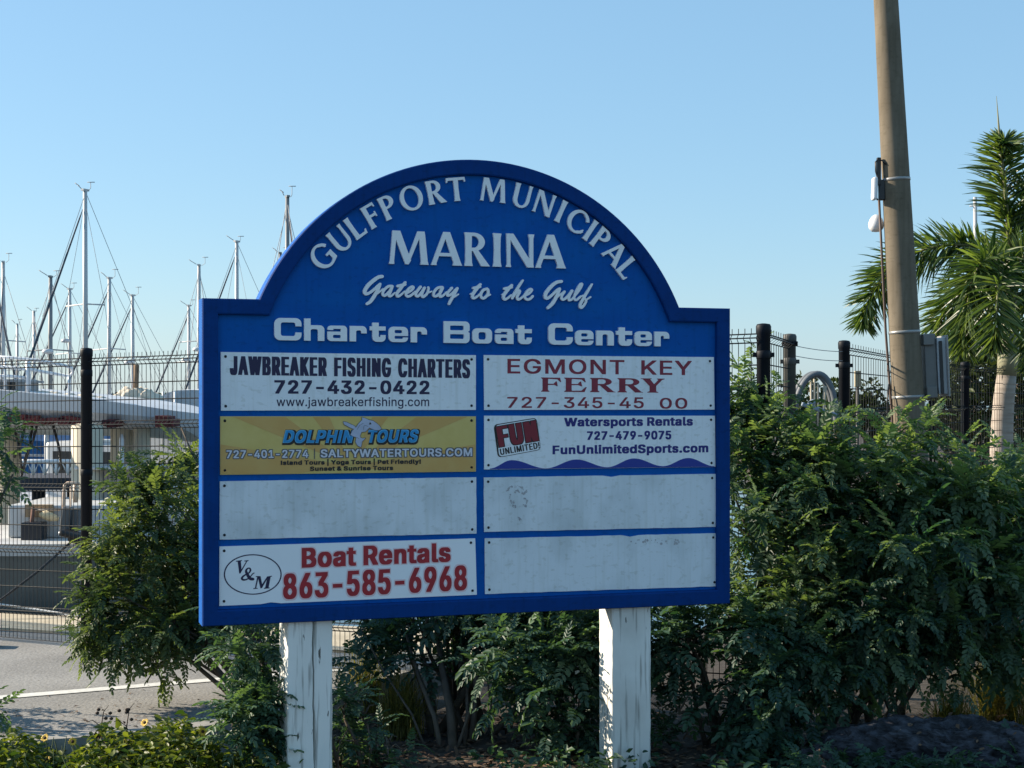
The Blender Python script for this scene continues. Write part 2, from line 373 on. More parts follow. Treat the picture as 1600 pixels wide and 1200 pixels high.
# ------------------------------------------------------------------ lettering: outlines of letters as flat or raised meshes
GLYPH_SRC = '!196:67,160 63,509 132,509 128,160/98,-4 81,-1 66,9 56,24 52,41 56,58 66,73 81,83 98,86 116,83 130,73 140,58 143,41 140,24 130,9 116,-1;&448:197,-7 150,-2 110,12 78,34 54,62 39,96 34,133 37,163 47,189 63,213 85,235 140,279 216,335 237,352 255,375 262,405 258,427 245,445 226,457 201,461 168,453 145,431 139,416 137,399 145,363 169,327 204,284 438,0 364,0 171,231 121,293 87,344 78,370 75,398 79,430 91,458 109,481 134,499 165,510 200,513 235,510 266,499 290,482 308,459 320,433 324,404 315,362 291,325 256,293 154,217 128,195 110,174 100,154 97,131 100,108 109,87 124,70 143,57 166,49 193,46 223,50 251,59 278,75 301,95 321,121 336,151 346,186 349,224 408,224 405,180 397,144 371,92 345,62 333,47 305,23 271,7 234,-3;-453:337,244 337,188 114,188 114,244;.188:95,-4 78,-1 63,9 53,24 50,41 53,59 63,73 78,83 95,87 113,83 128,73 138,59 141,41 138,24 128,9 113,-1;0453:227,-7 174,1 130,24 95,62 69,113 53,178 48,254 53,330 69,395 95,447 130,484 174,508 227,516 279,508 323,484 358,447 384,395 400,330 405,254 400,178 384,113 359,62 323,24 279,1/227,50 261,56 290,74 313,103 330,144 340,194 344,254 340,314 330,365 313,405 290,435 261,453 227,460 192,453 163,435 140,405 123,365 113,314 109,254 113,194 123,144 140,103 163,74 192,56;1453:76,0 76,55 391,55 391,0/276,509 276,0 212,0 212,448 209,448 86,358 86,427 198,509;2453:64,0 64,47 234,229 282,282 311,327 318,348 320,371 317,397 308,419 293,436 273,449 250,457 224,460 196,457 172,447 153,433 139,413 130,390 127,362 66,362 71,405 86,442 111,473 143,496 182,511 225,516 268,511 306,497 337,474 361,445 376,411 381,372 378,345 371,318 357,290 336,259 267,180 153,60 153,57 389,57 389,0;3453:218,-7 173,-3 133,10 98,30 70,57 52,91 44,132 109,132 115,107 126,87 144,71 165,59 191,52 219,50 248,53 275,61 297,74 315,93 325,116 329,145 326,172 316,196 299,217 275,234 242,244 201,248 157,248 157,299 288,448 288,452 70,452 70,509 372,509 372,461 211,278 211,289 264,288 308,276 344,253 371,222 387,186 393,145 387,103 370,66 344,36 309,12 266,-2;4453:40,105 40,158 247,509 311,509 109,166 109,163 413,163 413,105/282,0 282,121 282,146 282,318 343,318 343,0;5453:221,-7 178,-2 140,11 108,32 83,60 66,93 60,130 122,130 127,108 138,89 154,73 173,60 196,52 221,50 250,53 276,64 298,82 314,104 324,131 328,162 324,193 314,221 297,244 275,262 248,273 218,277 167,268 145,258 128,246 67,253 96,509 366,509 366,452 151,452 134,301 136,301 155,315 178,325 203,331 229,334 263,330 294,321 321,306 345,285 364,260 379,231 388,199 391,163 385,117 369,76 343,41 309,15 268,-1;6453:226,-7 182,-1 142,15 109,40 84,74 69,115 64,162 68,199 80,239 102,285 137,340 252,509 322,509 151,261 145,261 165,288 196,307 235,314 278,309 316,295 346,271 370,240 384,201 389,157 384,112 368,73 343,39 310,14 271,-2/226,48 254,52 279,63 299,79 314,101 324,128 327,157 324,187 314,213 299,235 279,251 254,262 226,265 198,262 174,252 153,235 138,214 128,188 125,158 128,128 138,102 153,79 174,63 198,52;7453:97,0 323,448 323,452 62,452 62,509 391,509 391,449 165,0;8453:226,-7 178,-2 136,11 101,33 74,62 57,96 52,135 55,166 65,195 81,220 101,241 125,256 153,265 153,267 119,282 93,308 76,342 70,380 75,417 90,450 114,477 146,498 184,511 226,516 269,511 306,498 337,477 361,450 377,417 382,380 376,342 359,308 333,282 300,267 300,265 327,256 351,241 372,220 387,195 397,166 401,135 395,96 378,62 352,33 317,11 275,-2/226,49 258,52 285,60 307,74 323,91 333,113 337,139 333,165 322,189 305,208 283,223 256,232 226,235 196,232 169,223 147,208 130,189 119,165 115,139 119,113 129,91 145,74 167,60 195,52/226,290 252,292 274,300 293,313 307,330 316,351 319,376 316,399 308,420 294,437 275,449 252,457 226,460 200,457 177,449 159,437 145,420 136,399 133,376 136,351 145,330 159,313 178,300 201,292;9453:226,516 271,510 310,494 343,468 368,434 384,393 389,347 385,309 373,270 350,224 315,168 200,0 130,0 301,248 307,248 287,221 257,202 218,195 175,199 137,214 106,237 83,269 68,307 64,352 69,397 85,436 110,469 143,494 182,510/226,460 199,457 174,446 154,429 138,407 129,381 125,352 129,322 138,295 154,274 174,257 199,247 226,243 254,247 279,257 299,273 314,295 324,321 327,350 324,381 314,407 299,429 279,446 254,457;A480:16,0 201,509 276,509 463,0 395,0 287,302 264,372 232,478 245,478 213,371 191,302 85,0/110,142 110,199 370,199 370,142;B456:60,0 60,509 241,509 289,504 329,491 359,469 381,442 394,410 398,374 395,344 387,320 373,301 356,286 315,267 315,262 339,257 363,245 385,227 402,203 414,173 418,136 413,100 400,67 377,39 344,18 301,4 247,0/125,57 245,57 296,63 330,80 349,105 355,137 352,161 342,184 327,203 306,218 279,228 248,231 125,231/125,285 238,285 265,288 288,296 308,309 323,326 333,348 336,372 330,403 313,429 283,446 240,452 125,452;C510:267,-7 205,1 150,25 104,63 70,115 48,179 40,254 48,329 70,393 104,445 150,484 205,508 267,516 305,513 340,504 373,490 402,471 427,447 448,418 463,385 473,348 408,348 401,373 389,395 357,428 315,449 267,456 223,450 184,432 150,403 125,364 109,314 103,254 109,194 125,145 151,105 184,76 223,59 267,53 315,60 357,81 389,114 408,160 473,160 463,124 448,91 428,62 402,38 373,19 341,5 305,-4;D502:219,0 96,0 96,57 215,57 272,63 318,81 354,110 379,149 394,198 399,255 394,312 379,361 354,399 320,428 275,446 221,452 93,452 93,509 225,509 294,501 353,478 399,441 433,391 455,329 462,255 455,181 433,119 398,68 351,31 291,8/125,509 125,0 60,0 60,509;E419:60,0 60,509 372,509 372,452 125,452 125,286 355,286 355,229 125,229 125,57 375,57 375,0;F410:60,0 60,509 369,509 369,452 125,452 125,278 346,278 346,221 125,221 125,0;G520:269,-7 205,1 149,25 104,64 69,116 47,179 40,254 47,329 69,393 103,445 149,484 203,508 265,516 304,513 340,504 374,489 403,469 429,445 449,416 465,384 474,349 408,349 387,393 356,427 315,448 265,456 222,450 183,432 150,404 125,364 109,314 103,254 109,194 125,145 151,105 184,76 224,59 269,53 309,57 345,71 374,93 396,123 410,160 415,202 434,199 283,199 283,256 478,256 478,200 471,141 451,91 419,50 377,19 326,0;H517:60,0 60,509 125,509 125,289 392,289 392,509 457,509 457,0 392,0 392,232 125,232 125,0;I300:31,0 31,57 118,57 118,452 31,452 31,509 269,509 269,452 183,452 183,57 269,57 269,0;J396:185,-7 124,3 75,33 44,81 33,145 33,173 98,173 98,145 104,104 122,74 149,56 185,50 220,56 248,74 266,104 272,145 272,509 336,509 336,145 326,81 294,33 246,3;K467:104,145 104,216 139,261 174,303 212,344 364,509 448,509 231,276 228,276/60,0 60,509 125,509 125,334 124,225 125,193 125,0/372,0 188,259 228,309 449,0;L393:60,0 60,509 125,509 125,57 361,57 361,0;M628:60,0 60,509 152,509 277,187 287,159 299,123 311,84 322,49 307,49 318,83 330,121 342,158 352,187 476,509 568,509 568,0 504,0 504,291 504,327 505,369 506,413 507,457 513,457 498,409 482,363 467,322 456,291 342,0 286,0 170,291 159,321 145,361 129,408 112,457 119,457 120,416 121,372 122,328 122,291 122,0;N523:60,0 60,509 136,509 343,183 363,151 388,107 414,55 405,54 401,108 399,157 399,195 399,509 463,509 463,0 387,0 202,290 177,331 148,381 108,452 119,454 122,384 124,328 125,291 125,0;O533:267,-7 205,1 150,25 105,63 70,115 48,179 40,254 48,329 70,393 105,445 150,484 205,508 267,516 329,508 384,484 429,445 464,393 486,329 493,254 486,179 464,115 429,63 384,25 329,1/267,53 310,59 349,76 383,105 408,144 425,194 430,254 425,314 408,365 383,404 349,433 310,450 267,456 223,450 184,433 151,404 125,364 109,314 103,254 109,194 125,144 151,105 184,76 223,59;P445:60,0 60,509 235,509 289,503 332,487 366,462 390,430 404,391 409,348 404,304 390,265 366,233 332,207 289,191 235,186 109,186 109,242 233,242 269,246 297,256 318,272 333,294 342,319 344,348 342,376 333,402 318,423 297,439 268,449 232,452 125,452 125,0;R449:60,0 60,509 236,509 290,504 333,489 367,465 390,433 405,395 409,352 405,309 390,271 367,240 333,217 289,203 236,198 96,198 96,255 234,255 269,258 298,267 319,281 334,300 342,324 345,352 342,380 334,405 319,425 298,440 269,449 233,452 125,452 125,0/353,0 230,229 303,229 428,0;S447:224,-9 172,-4 128,9 91,31 64,60 46,96 38,137 104,137 110,110 123,88 142,71 166,59 194,52 224,49 257,52 286,60 311,74 329,92 341,114 346,139 342,161 332,179 316,193 296,205 245,222 184,239 128,260 86,289 60,326 52,372 58,413 75,448 102,476 138,498 180,511 227,516 275,511 316,498 351,476 377,449 394,415 401,378 337,378 326,412 302,437 267,453 225,459 194,456 167,448 145,435 129,418 118,398 115,376 119,352 131,334 148,319 169,308 212,293 264,279 312,264 359,238 379,220 395,198 405,171 408,139 403,99 386,64 360,34 323,11 278,-4;T449:32,452 32,509 417,509 417,452 257,452 257,0 193,0 193,452;U517:259,-8 203,-2 154,15 114,43 85,80 66,124 60,173 60,509 124,509 124,178 128,144 141,113 160,87 187,68 220,56 259,52 298,56 331,68 357,87 377,113 389,144 393,178 393,509 457,509 457,173 451,124 433,80 403,43 363,15 315,-2;W686:155,0 16,509 82,509 163,196 175,145 187,94 197,40 189,40 200,94 211,145 224,196 306,509 380,509 462,196 474,145 486,94 497,40 488,40 499,94 510,145 523,196 603,509 670,509 530,0 455,0 368,323 351,391 336,475 350,475 335,395 318,323 230,0;Y472:203,0 203,208 16,509 91,509 192,344 222,292 250,230 224,230 251,293 280,344 381,509 455,509 268,208 268,0;a389:160,-9 126,-5 94,5 68,22 48,45 35,73 30,108 34,138 43,161 58,179 78,193 125,211 178,220 234,227 265,235 273,243 276,255 276,257 273,279 267,297 256,311 240,322 220,329 196,331 171,329 149,322 118,301 100,274 41,291 57,322 79,346 104,364 133,375 163,382 194,384 239,379 286,360 306,343 322,320 333,290 337,251 337,0 277,0 277,52 272,52 252,25 215,1 190,-6/170,45 202,49 228,59 248,74 263,93 272,115 276,138 276,190 259,182 231,176 200,171 175,168 134,159 117,150 103,139 95,124 92,105 94,87 102,72 114,61 130,52;b424:229,-8 198,-5 172,4 138,31 118,59 112,59 112,0 53,0 53,509 114,509 114,319 118,319 137,346 171,373 197,381 229,384 274,378 313,361 345,332 370,293 385,245 390,189 385,133 370,84 346,45 313,16 274,-2/220,47 253,51 279,66 301,88 316,117 325,151 328,189 325,227 316,261 301,290 280,311 253,325 220,330 188,325 161,312 140,291 125,263 116,229 113,189 116,150 125,115 140,86 162,65 188,51;c396:207,-8 159,-2 117,16 82,46 56,85 40,133 34,187 40,243 56,291 82,330 117,360 159,378 207,384 260,377 305,356 340,322 362,277 303,262 290,289 270,311 242,325 207,330 173,325 145,310 124,287 108,258 99,224 96,187 99,151 108,117 124,89 145,66 173,51 207,46 243,52 271,66 292,89 304,117 363,102 354,78 341,56 306,21 261,-1;d424:195,-8 151,-2 111,16 79,45 55,84 39,133 34,189 39,245 55,293 79,332 112,361 151,378 196,384 228,381 253,373 287,346 306,319 311,319 311,509 372,509 372,0 313,0 313,59 307,59 287,31 252,4 227,-5/205,47 236,51 263,65 284,86 299,115 309,150 312,189 309,229 300,263 284,291 263,312 237,325 205,330 172,325 145,311 124,290 108,261 99,227 96,189 99,151 109,117 124,88 145,66 172,51;e404:212,-8 161,-2 117,16 82,46 56,85 40,132 34,187 39,242 55,290 81,329 115,359 157,378 205,384 236,382 266,374 294,361 319,341 341,315 357,282 368,242 371,194 371,169 75,169 75,221 338,221 310,202 307,237 298,269 283,294 263,314 237,326 205,330 173,326 146,313 125,294 109,270 99,241 96,211 96,178 100,139 110,106 128,80 151,61 179,50 212,46 254,53 285,73 306,105 365,91 353,63 335,39 311,19 283,4 249,-5;f254:228,379 228,327 6,327 6,379/81,0 81,432 84,461 96,486 113,505 135,519 161,527 187,530 222,527 243,521 227,468 215,472 195,474 171,470 154,460 145,443 142,419 142,0;g425:207,-151 168,-148 134,-140 105,-127 82,-110 64,-91 51,-69 101,-41 122,-66 154,-88 178,-95 207,-97 249,-92 282,-75 304,-47 311,-6 311,68 306,68 287,41 252,16 227,8 195,5 152,10 113,27 80,53 55,90 39,136 34,191 39,246 55,293 80,332 112,361 152,378 196,384 228,382 253,373 288,346 308,319 313,319 313,379 372,379 372,-9 367,-54 350,-90 324,-117 291,-136 251,-147/205,59 237,63 264,75 285,95 300,121 309,154 312,193 309,231 300,264 285,291 264,312 237,325 205,330 172,325 145,312 124,290 109,262 99,229 96,193 99,155 109,123 124,96 145,76 172,63;h410:114,227 114,0 53,0 53,509 114,509 114,287 102,287 124,332 152,362 187,379 227,384 264,380 295,369 321,349 341,321 353,285 357,240 357,0 296,0 296,235 290,275 273,304 246,323 210,329 184,326 161,317 141,303 126,283 117,257;i167:53,0 53,379 114,379 114,0/84,443 67,446 54,455 44,468 41,483 44,499 54,512 67,521 84,524 100,521 114,512 123,499 126,483 123,468 114,455 100,446;j167:53,379 114,379 114,-30 111,-63 102,-90 86,-113 65,-129 37,-139 4,-143 -10,-143 -10,-87 2,-87 25,-83 40,-72 50,-54 53,-29/83,443 67,446 53,455 44,468 41,483 44,499 53,512 67,521 83,524 100,521 114,512 123,499 126,483 123,468 114,455 100,446;k381:110,137 110,212 121,212 284,379 360,379 184,199 177,199/53,0 53,509 114,509 114,0/294,0 148,186 191,229 372,0;l189:139,-2 101,3 74,20 58,47 53,84 53,509 114,509 114,99 115,77 120,62 130,54 146,52 160,53 170,54 181,3 162,-1;m610:53,0 53,379 112,379 112,295 108,295 118,323 132,346 151,363 172,376 195,384 219,386 257,380 287,361 309,331 321,295 312,295 322,321 337,343 357,361 381,375 407,383 437,386 468,383 497,372 522,354 541,328 553,296 557,255 557,0 496,0 496,254 490,289 473,313 447,326 419,330 395,328 374,320 358,307 345,290 338,270 335,247 335,0 274,0 274,260 269,288 253,311 229,326 199,330 178,328 158,320 140,307 126,289 117,266 114,238 114,0;n410:114,227 114,0 53,0 53,379 112,379 112,287 102,287 124,332 152,362 187,379 227,384 264,380 295,369 321,349 341,321 353,285 357,240 357,0 296,0 296,235 290,275 273,304 246,323 210,329 184,326 161,317 141,303 126,283 117,257;o415:207,-8 159,-2 117,16 82,46 56,85 40,133 34,187 40,243 56,291 82,330 117,360 159,378 207,384 256,378 299,360 333,330 359,291 376,243 381,187 376,133 359,85 333,46 299,16 256,-2/207,46 242,51 270,66 292,89 307,117 316,151 319,187 316,224 307,258 292,287 270,310 242,325 207,330 173,325 145,310 124,287 108,258 99,224 96,187 99,151 108,117 124,89 145,66 173,51;p424:53,-143 53,379 112,379 112,319 118,319 137,346 171,373 197,381 229,384 274,378 313,361 345,332 370,293 385,245 390,189 385,133 370,84 346,45 313,16 274,-2 229,-8 198,-5 173,4 138,31 118,59 114,59 114,-143/220,47 253,51 279,66 301,88 316,117 325,151 328,189 325,227 316,261 301,290 280,311 253,325 220,330 188,325 161,312 140,291 125,263 116,229 113,189 116,150 125,115 140,86 162,65 188,51;r259:53,0 53,379 112,379 112,321 115,321 130,347 152,367 181,380 213,385 229,384 243,384 243,322 230,324 207,326 182,323 159,315 140,301 126,284 117,262 114,237 114,0;s365:182,-8 145,-5 112,3 84,18 62,38 45,63 36,94 94,107 105,79 124,60 150,49 181,45 217,50 244,62 262,81 268,103 265,121 254,136 237,147 212,155 149,170 104,186 72,208 53,237 47,274 51,305 65,332 87,354 115,370 149,381 187,384 223,381 254,372 279,358 299,339 314,316 324,290 268,277 258,298 243,316 219,328 187,333 156,329 131,317 114,299 109,277 112,258 124,243 144,232 172,223 229,209 275,194 306,171 325,142 331,107 326,75 312,47 290,24 260,6 223,-5;t227:204,379 204,327 6,327 6,379/65,471 126,471 126,98 128,76 136,61 150,53 170,50 185,51 202,54 213,2 192,-3 168,-4 125,2 92,21 72,52 65,93;u410:182,-5 146,-1 115,11 89,31 69,59 57,95 53,139 53,379 114,379 114,144 119,105 137,75 164,56 200,50 226,53 249,62 268,77 283,97 293,122 296,153 296,379 357,379 357,0 298,0 298,92 307,92 286,47 257,17 222,0;w567:138,0 23,379 87,379 133,214 154,137 175,41 165,41 186,135 206,214 252,379 316,379 362,214 382,136 402,41 391,41 413,135 434,214 480,379 545,379 429,0 368,0 319,172 305,225 291,280 277,338 291,338 277,280 263,225 248,172 199,0;y389:47,-139 61,-86 71,-87 104,-89 118,-84 130,-74 141,-58 151,-36 163,-1 17,379 84,379 165,155 187,87 206,21 184,21 202,87 224,155 305,379 371,379 204,-58 177,-107 159,-124 139,-136 117,-143 91,-145 65,-143;|230:141,673 141,-164 88,-164 88,673'


def _parse():
    d = {}
    for item in GLYPH_SRC.split(';'):
        ch = item[0]
        adv, body = item[1:].split(':', 1)
        d[ch] = (int(adv) / 509.0, [[tuple(int(q) / 509.0 for q in p.split(',')) for p in c.split()] for c in body.split('/')])
    return d


GL = _parse()
GL['I'] = (185 / 509.0, [[(60 / 509.0, 0), (60 / 509.0, 1), (125 / 509.0, 1), (125 / 509.0, 0)]])
#                                         # unit = cap height


def area(p):
    return 0.5 * sum(p[i][0] * p[(i + 1) % len(p)][1] - p[(i + 1) % len(p)][0] * p[i][1] for i in range(len(p)))


def hull_rect(p, q, dx, dy):
    """Outline swept by a small rectangle moving from p to q."""
    pts = [Vector((c[0] + sx * dx, c[1] + sy * dy)) for c in (p, q) for sx, sy in ((-1, -1), (1, -1), (1, 1), (-1, 1))]
    ix = convex_hull_2d(pts)
    return [tuple(pts[i]) for i in ix]


def sans(ch, bold=(0, 0), sx=1.0, shear=0.0, grow=0.0):
    """Sans letter; bold thickens its strokes by (dx, dy) each way while the cap height stays 1."""
    adv, cons = GL[ch]
    dx, dy = bold
    cons = [[(x * sx, y * (1 - 2 * dy) + dy) for x, y in c] for c in cons]
    big = max(cons, key=lambda c: abs(area(c)))
    flip = area(big) < 0
    adds = [('+', c) for c in cons if (area(c) < 0) == flip]
    subs = [('-', c) for c in cons if (area(c) < 0) != flip]
    shape = adds + subs
    if dx or dy or grow:
        for c in cons:
            for i in range(len(c)):
                shape.append(('+', hull_rect(c[i], c[(i + 1) % len(c)], dx + grow, dy + grow)))
    if shear:
        shape = [(s, [(x + shear * y, y) for x, y in c]) for s, c in shape]
    return shape, adv * sx + 2 * dx


def disc(x, y, r, n=10):
    return [(x + r * math.cos(2 * math.pi * k / n), y + r * math.sin(2 * math.pi * k / n)) for k in range(n)]


def smooth_path(pts, ws, k=4):
    """Catmull-Rom through the points of a pen stroke."""
    if not hasattr(ws, '__len__'):
        ws = [ws] * len(pts)
    out = []
    n = len(pts)
    for i in range(n - 1):
        p0, p1, p2, p3 = pts[max(i - 1, 0)], pts[i], pts[i + 1], pts[min(i + 2, n - 1)]
        for j in range(k):
            t = j / k
            q = [0.5 * (2 * p1[d] + (p2[d] - p0[d]) * t + (2 * p0[d] - 5 * p1[d] + 4 * p2[d] - p3[d]) * t * t +
                        (3 * p1[d] - p0[d] - 3 * p2[d] + p3[d]) * t ** 3) for d in (0, 1)]
            out.append((q[0], q[1], ws[i] * (1 - t) + ws[i + 1] * t))
    out.append((*pts[-1], ws[-1]))
    return out


def pen(pts, ws, k=4):
    """A pen stroke as overlapping convex pieces."""
    sp = smooth_path(pts, ws, k)
    out = []
    for i, (x, y, w) in enumerate(sp):
        out.append(('+', disc(x, y, w / 2)))
        if i:
            a, b, u = sp[i - 1]
            d = math.hypot(x - a, y - b)
            if d < 1e-6:
                continue
            nx, ny = (b - y) / d, (x - a) / d
            out.append(('+', [(a + nx * u / 2, b + ny * u / 2), (a - nx * u / 2, b - ny * u / 2), (x - nx * w / 2, y - ny * w / 2),
                              (x + nx * w / 2, y + ny * w / 2)]))
    return out


def fat(shape, r, n=8):
    """The shape grown by r all round (for outlines printed behind letters)."""
    out = list(shape)
    for s, p in shape:
        m = len(p)
        for i in range(m):
            (a, b), (x, y) = p[i], p[(i + 1) % m]
            d = math.hypot(x - a, y - b)
            out.append(('+', disc(a, b, r, n)))
            if d > 1e-6:
                nx, ny = (b - y) / d * r, (x - a) / d * r
                out.append(('+', [(a + nx, b + ny), (a - nx, b - ny), (x - nx, y - ny), (x + nx, y + ny)]))
    return out


def fill(shape):
    """Triangles covering a list of ('+'|'-', polygon) painted in order."""
    if not shape:
        return [], []
    vs, fs = [], []
    xs = [p[0] for _, c in shape for p in c]
    ys = [p[1] for _, c in shape for p in c]
    ox, oy = min(xs), min(ys)
    s = max(max(xs) - ox, max(ys) - oy, 1e-9)
    for _, c in shape:
        o = len(vs)
        if area(c) < 0:
            c = c[::-1]
        vs += [Vector(((x - ox) / s, (y - oy) / s)) for x, y in c]
        fs.append(list(range(o, o + len(c))))
    V, E, T, ov, oe, of = delaunay_2d_cdt(vs, [], fs, 0, 1e-5, True)
    keep = []
    for t, ids in zip(T, of):
        inside = False
        for k in sorted(ids):
            inside = shape[k][0] == '+'
        if inside:
            keep.append(tuple(t))
    return [(v.x * s + ox, v.y * s + oy) for v in V], keep


FILLED = {}


def lay(mb, shape, fn, y_front, depth=0.0, filled=None):
    """Add a filled shape to mb: fn maps shape coordinates to sign (x, z); depth > 0 gives it sides."""
    V, T = filled if filled else fill(shape)
    if not T:
        return
    used = sorted({i for t in T for i in t})
    ix = {u: k for k, u in enumerate(used)}
    pts = [fn(*V[u]) for u in used]
    n = len(pts)
    fs = []
    for t in T:
        t = [ix[i] for i in t]
        a = area([pts[i] for i in t])
        fs.append(tuple(t) if a > 0 else tuple(t[::-1]))
    vs = [(x, y_front, z) for x, z in pts]
    if depth:
        cnt = {}
        for t in fs:
            for i in range(len(t)):
                e = (t[i], t[(i + 1) % len(t)])
                cnt[e] = 1
        side = [(a, b) for (a, b) in cnt if (b, a) not in cnt]
        vs += [(x, y_front + depth, z) for x, z in pts]
        fs += [(b, a, a + n, b + n) for a, b in side]
    mb.add(vs, fs)


# ---- the sign's own plane: u to the right, z up
TH = R(17.5)
CT, ST = math.cos(TH), math.sin(TH)
S0 = Vector((-484 / F * 6.5, 6.5))
U0 = 1.22


def uv(px, py):
    a = (px - CX) / F
    t = (S0.y * CT - S0.x * ST) / (CT - a * ST)
    return ((t * a - S0.x) * CT + (t - S0.y) * ST - U0, EYE + (HY - py) / F * t)


def quad_map(pL, pR, capL, capR, x0, x1, shear_px=0.0):
    """Maps x in [x0, x1], y in cap heights onto a line of lettering from pixel pL to pR."""
    A, B = Vector(uv(*pL)), Vector(uv(*pR))
    A1 = Vector(uv(pL[0] + shear_px, pL[1] - capL))
    B1 = Vector(uv(pR[0] + shear_px, pR[1] - capR))

    def fn(x, y):
        t = (x - x0) / (x1 - x0)
        lo = A.lerp(B, t)
        hi = A1.lerp(B1, t)
        q = lo + (hi - lo) * y
        return (q.x, q.y)
    return fn


def line_of(txt, bold=(0, 0), sx=1.0, shear=0.0, gap=0.0, space=None, grow=0.0):
    """Shapes of a line of sans lettering, with pen advance; returns [(shape)], x0, x1."""
    x = 0.0
    shapes = []
    for ch in txt:
        if ch == ' ':
            x += (space if space is not None else 0.36 * sx)
            continue
        key = (ch, bold, sx, shear, grow)
        if key not in FILLED:
            sh, adv = sans(ch, bold, sx, shear, grow)
            FILLED[key] = (fill(sh), adv)
        (V, T), adv = FILLED[key]
        shapes.append(([(a + x + bold[0], b) for a, b in V], T))
        x += adv + gap
    xs = [a for V, T in shapes for a, _b in V]
    return shapes, min(xs) + grow, max(xs) - grow


def print_line(name, parent, m, txt, pL, pR, cap, y, bold=(0, 0), sx=1.0, shear=0.0, gap=0.0, space=None, grow=0.0, capR=None,
               shear_px=0.0, dxy=(0, 0)):
    shapes, x0, x1 = line_of(txt, bold, sx, shear, gap, space, grow)
    fn0 = quad_map(pL, pR, cap, capR or cap, x0, x1, shear_px)
    fn = (lambda a, b: (fn0(a, b)[0] + dxy[0], fn0(a, b)[1] + dxy[1])) if dxy != (0, 0) else fn0
    mb = MB()
    for sh in shapes:
        lay(mb, None, fn, y, filled=sh)
    return mb.build(name, m, parent)


# ------------------------------------------------------------------ the sign
def paint_mat(name, color, worn, amount=0.62):
    """Brushed paint with a faded, chalky blotch here and there."""
    m = mat(name, color, rough=0.65, spec=0.12, color2=worn, scale=3.2, bump=0.06, stretch=(1, 1, 2.2), detail=8, thr=(0.45, 0.9))
    return m


M_blue = paint_mat("blue sign paint", (0.001, 0.088, 0.37), (0.002, 0.118, 0.42))
M_trim = paint_mat("deep blue trim paint", (0.0, 0.037, 0.185), (0.0, 0.050, 0.235))
M_raised = mat("white letter paint", (0.80, 0.83, 0.86), rough=0.6, color2=(0.85, 0.87, 0.89), scale=25, bump=0.1)
M_panel = mat("white panel", (0.76, 0.80, 0.84), rough=0.42, color2=(0.80, 0.84, 0.87), scale=6, stretch=(1, 1, 3))
M_worn = mat("weathered white panel", (0.52, 0.57, 0.59), rough=0.6, color2=(0.71, 0.76, 0.80), scale=3.2, stretch=(1.4, 1, 1), detail=10,
             thr=(0.30, 0.56))
def add_streaks(m, seed, lo=.50, hi=.72, fac=.80):
    """Faint runs of dirt down a panel, multiplied over its colour."""
    nt = m.node_tree
    b = nt.nodes["Principled BSDF"]
    src = b.inputs["Base Color"].links[0].from_socket
    tc = nt.nodes.new("ShaderNodeTexCoord")
    for k, (st, sc, f, l, h) in enumerate((((26, 1, 1.6), 2.0, fac, lo, hi), ((1, 1, 1), 26, .86, .60, .74), ((5, 1, 9), 6, .88, .58, .64))):
        mp = nt.nodes.new("ShaderNodeMapping")
        mp.inputs["Scale"].default_value = st
        mp.inputs["Location"].default_value = (seed + k, 0, seed * 2)
        nz = nt.nodes.new("ShaderNodeTexNoise")
        nz.inputs["Scale"].default_value = sc
        nz.inputs["Detail"].default_value = 6
        rp = nt.nodes.new("ShaderNodeValToRGB")
        rp.color_ramp.elements[0].position = l
        rp.color_ramp.elements[1].position = h
        rp.color_ramp.elements[0].color = (1, 1, 1, 1)
        rp.color_ramp.elements[1].color = (f, f, f * .97, 1)
        mx = nt.nodes.new("ShaderNodeMixRGB")
        mx.blend_type = 'MULTIPLY'
        mx.inputs[0].default_value = 1
        nt.links.new(tc.outputs["Object"], mp.inputs[0])
        nt.links.new(mp.outputs[0], nz.inputs["Vector"])
        nt.links.new(nz.outputs[0], rp.inputs[0])
        nt.links.new(src, mx.inputs[1])
        nt.links.new(rp.outputs[0], mx.inputs[2])
        src = mx.outputs[0]
    nt.links.new(src, b.inputs["Base Color"])


add_streaks(M_worn, 1.0, fac=.90)
add_streaks(M_panel, 5.0, fac=.90)
add_streaks(M_blue, 9.0, fac=.91)
add_streaks(M_trim, 13.0, fac=.88)
M_fresh = mat("clean white panel", (0.82, 0.85, 0.88), rough=0.35, var=0.03, scale=4)
M_navy = mat("navy print", (0.008, 0.006, 0.05), rough=0.5)
M_navyb = mat("blue print", (0.006, 0.008, 0.16), rough=0.5)
M_mar = mat("maroon print", (0.22, 0.012, 0.035), rough=0.5, var=0.2, scale=40)
M_red = mat("red print", (0.36, 0.012, 0.022), rough=0.5, var=0.15, scale=30)
M_dred = mat("dark red print", (0.20, 0.006, 0.02), rough=0.5)
M_pink = mat("pale pink print", (0.78, 0.60, 0.62), rough=0.5)
M_black = mat("black print", (0.008, 0.008, 0.010), rough=0.5)
M_yel = mat("yellow print", (0.60, 0.44, 0.12), rough=0.5, color2=(0.66, 0.51, 0.17), scale=12)
M_org = mat("orange print", (0.58, 0.33, 0.09), rough=0.5, color2=(0.60, 0.38, 0.12), scale=10)
M_cyan = mat("cyan print", (0.012, 0.25, 0.55), rough=0.5)
M_cyan2 = mat("light cyan print", (0.10, 0.42, 0.68), rough=0.5)
M_pale = mat("pale print", (0.62, 0.62, 0.68), rough=0.5)
M_grey = mat("grey print", (0.09, 0.09, 0.10), rough=0.5)
M_lilac = mat("grey lilac print", (0.42, 0.46, 0.58), rough=0.5, var=0.1, scale=30)
M_wave = mat("wave print", (0.004, 0.028, 0.27), rough=0.5)
M_screw = mat("dark screw", (0.02, 0.02, 0.025), rough=0.5, metal=0.6)

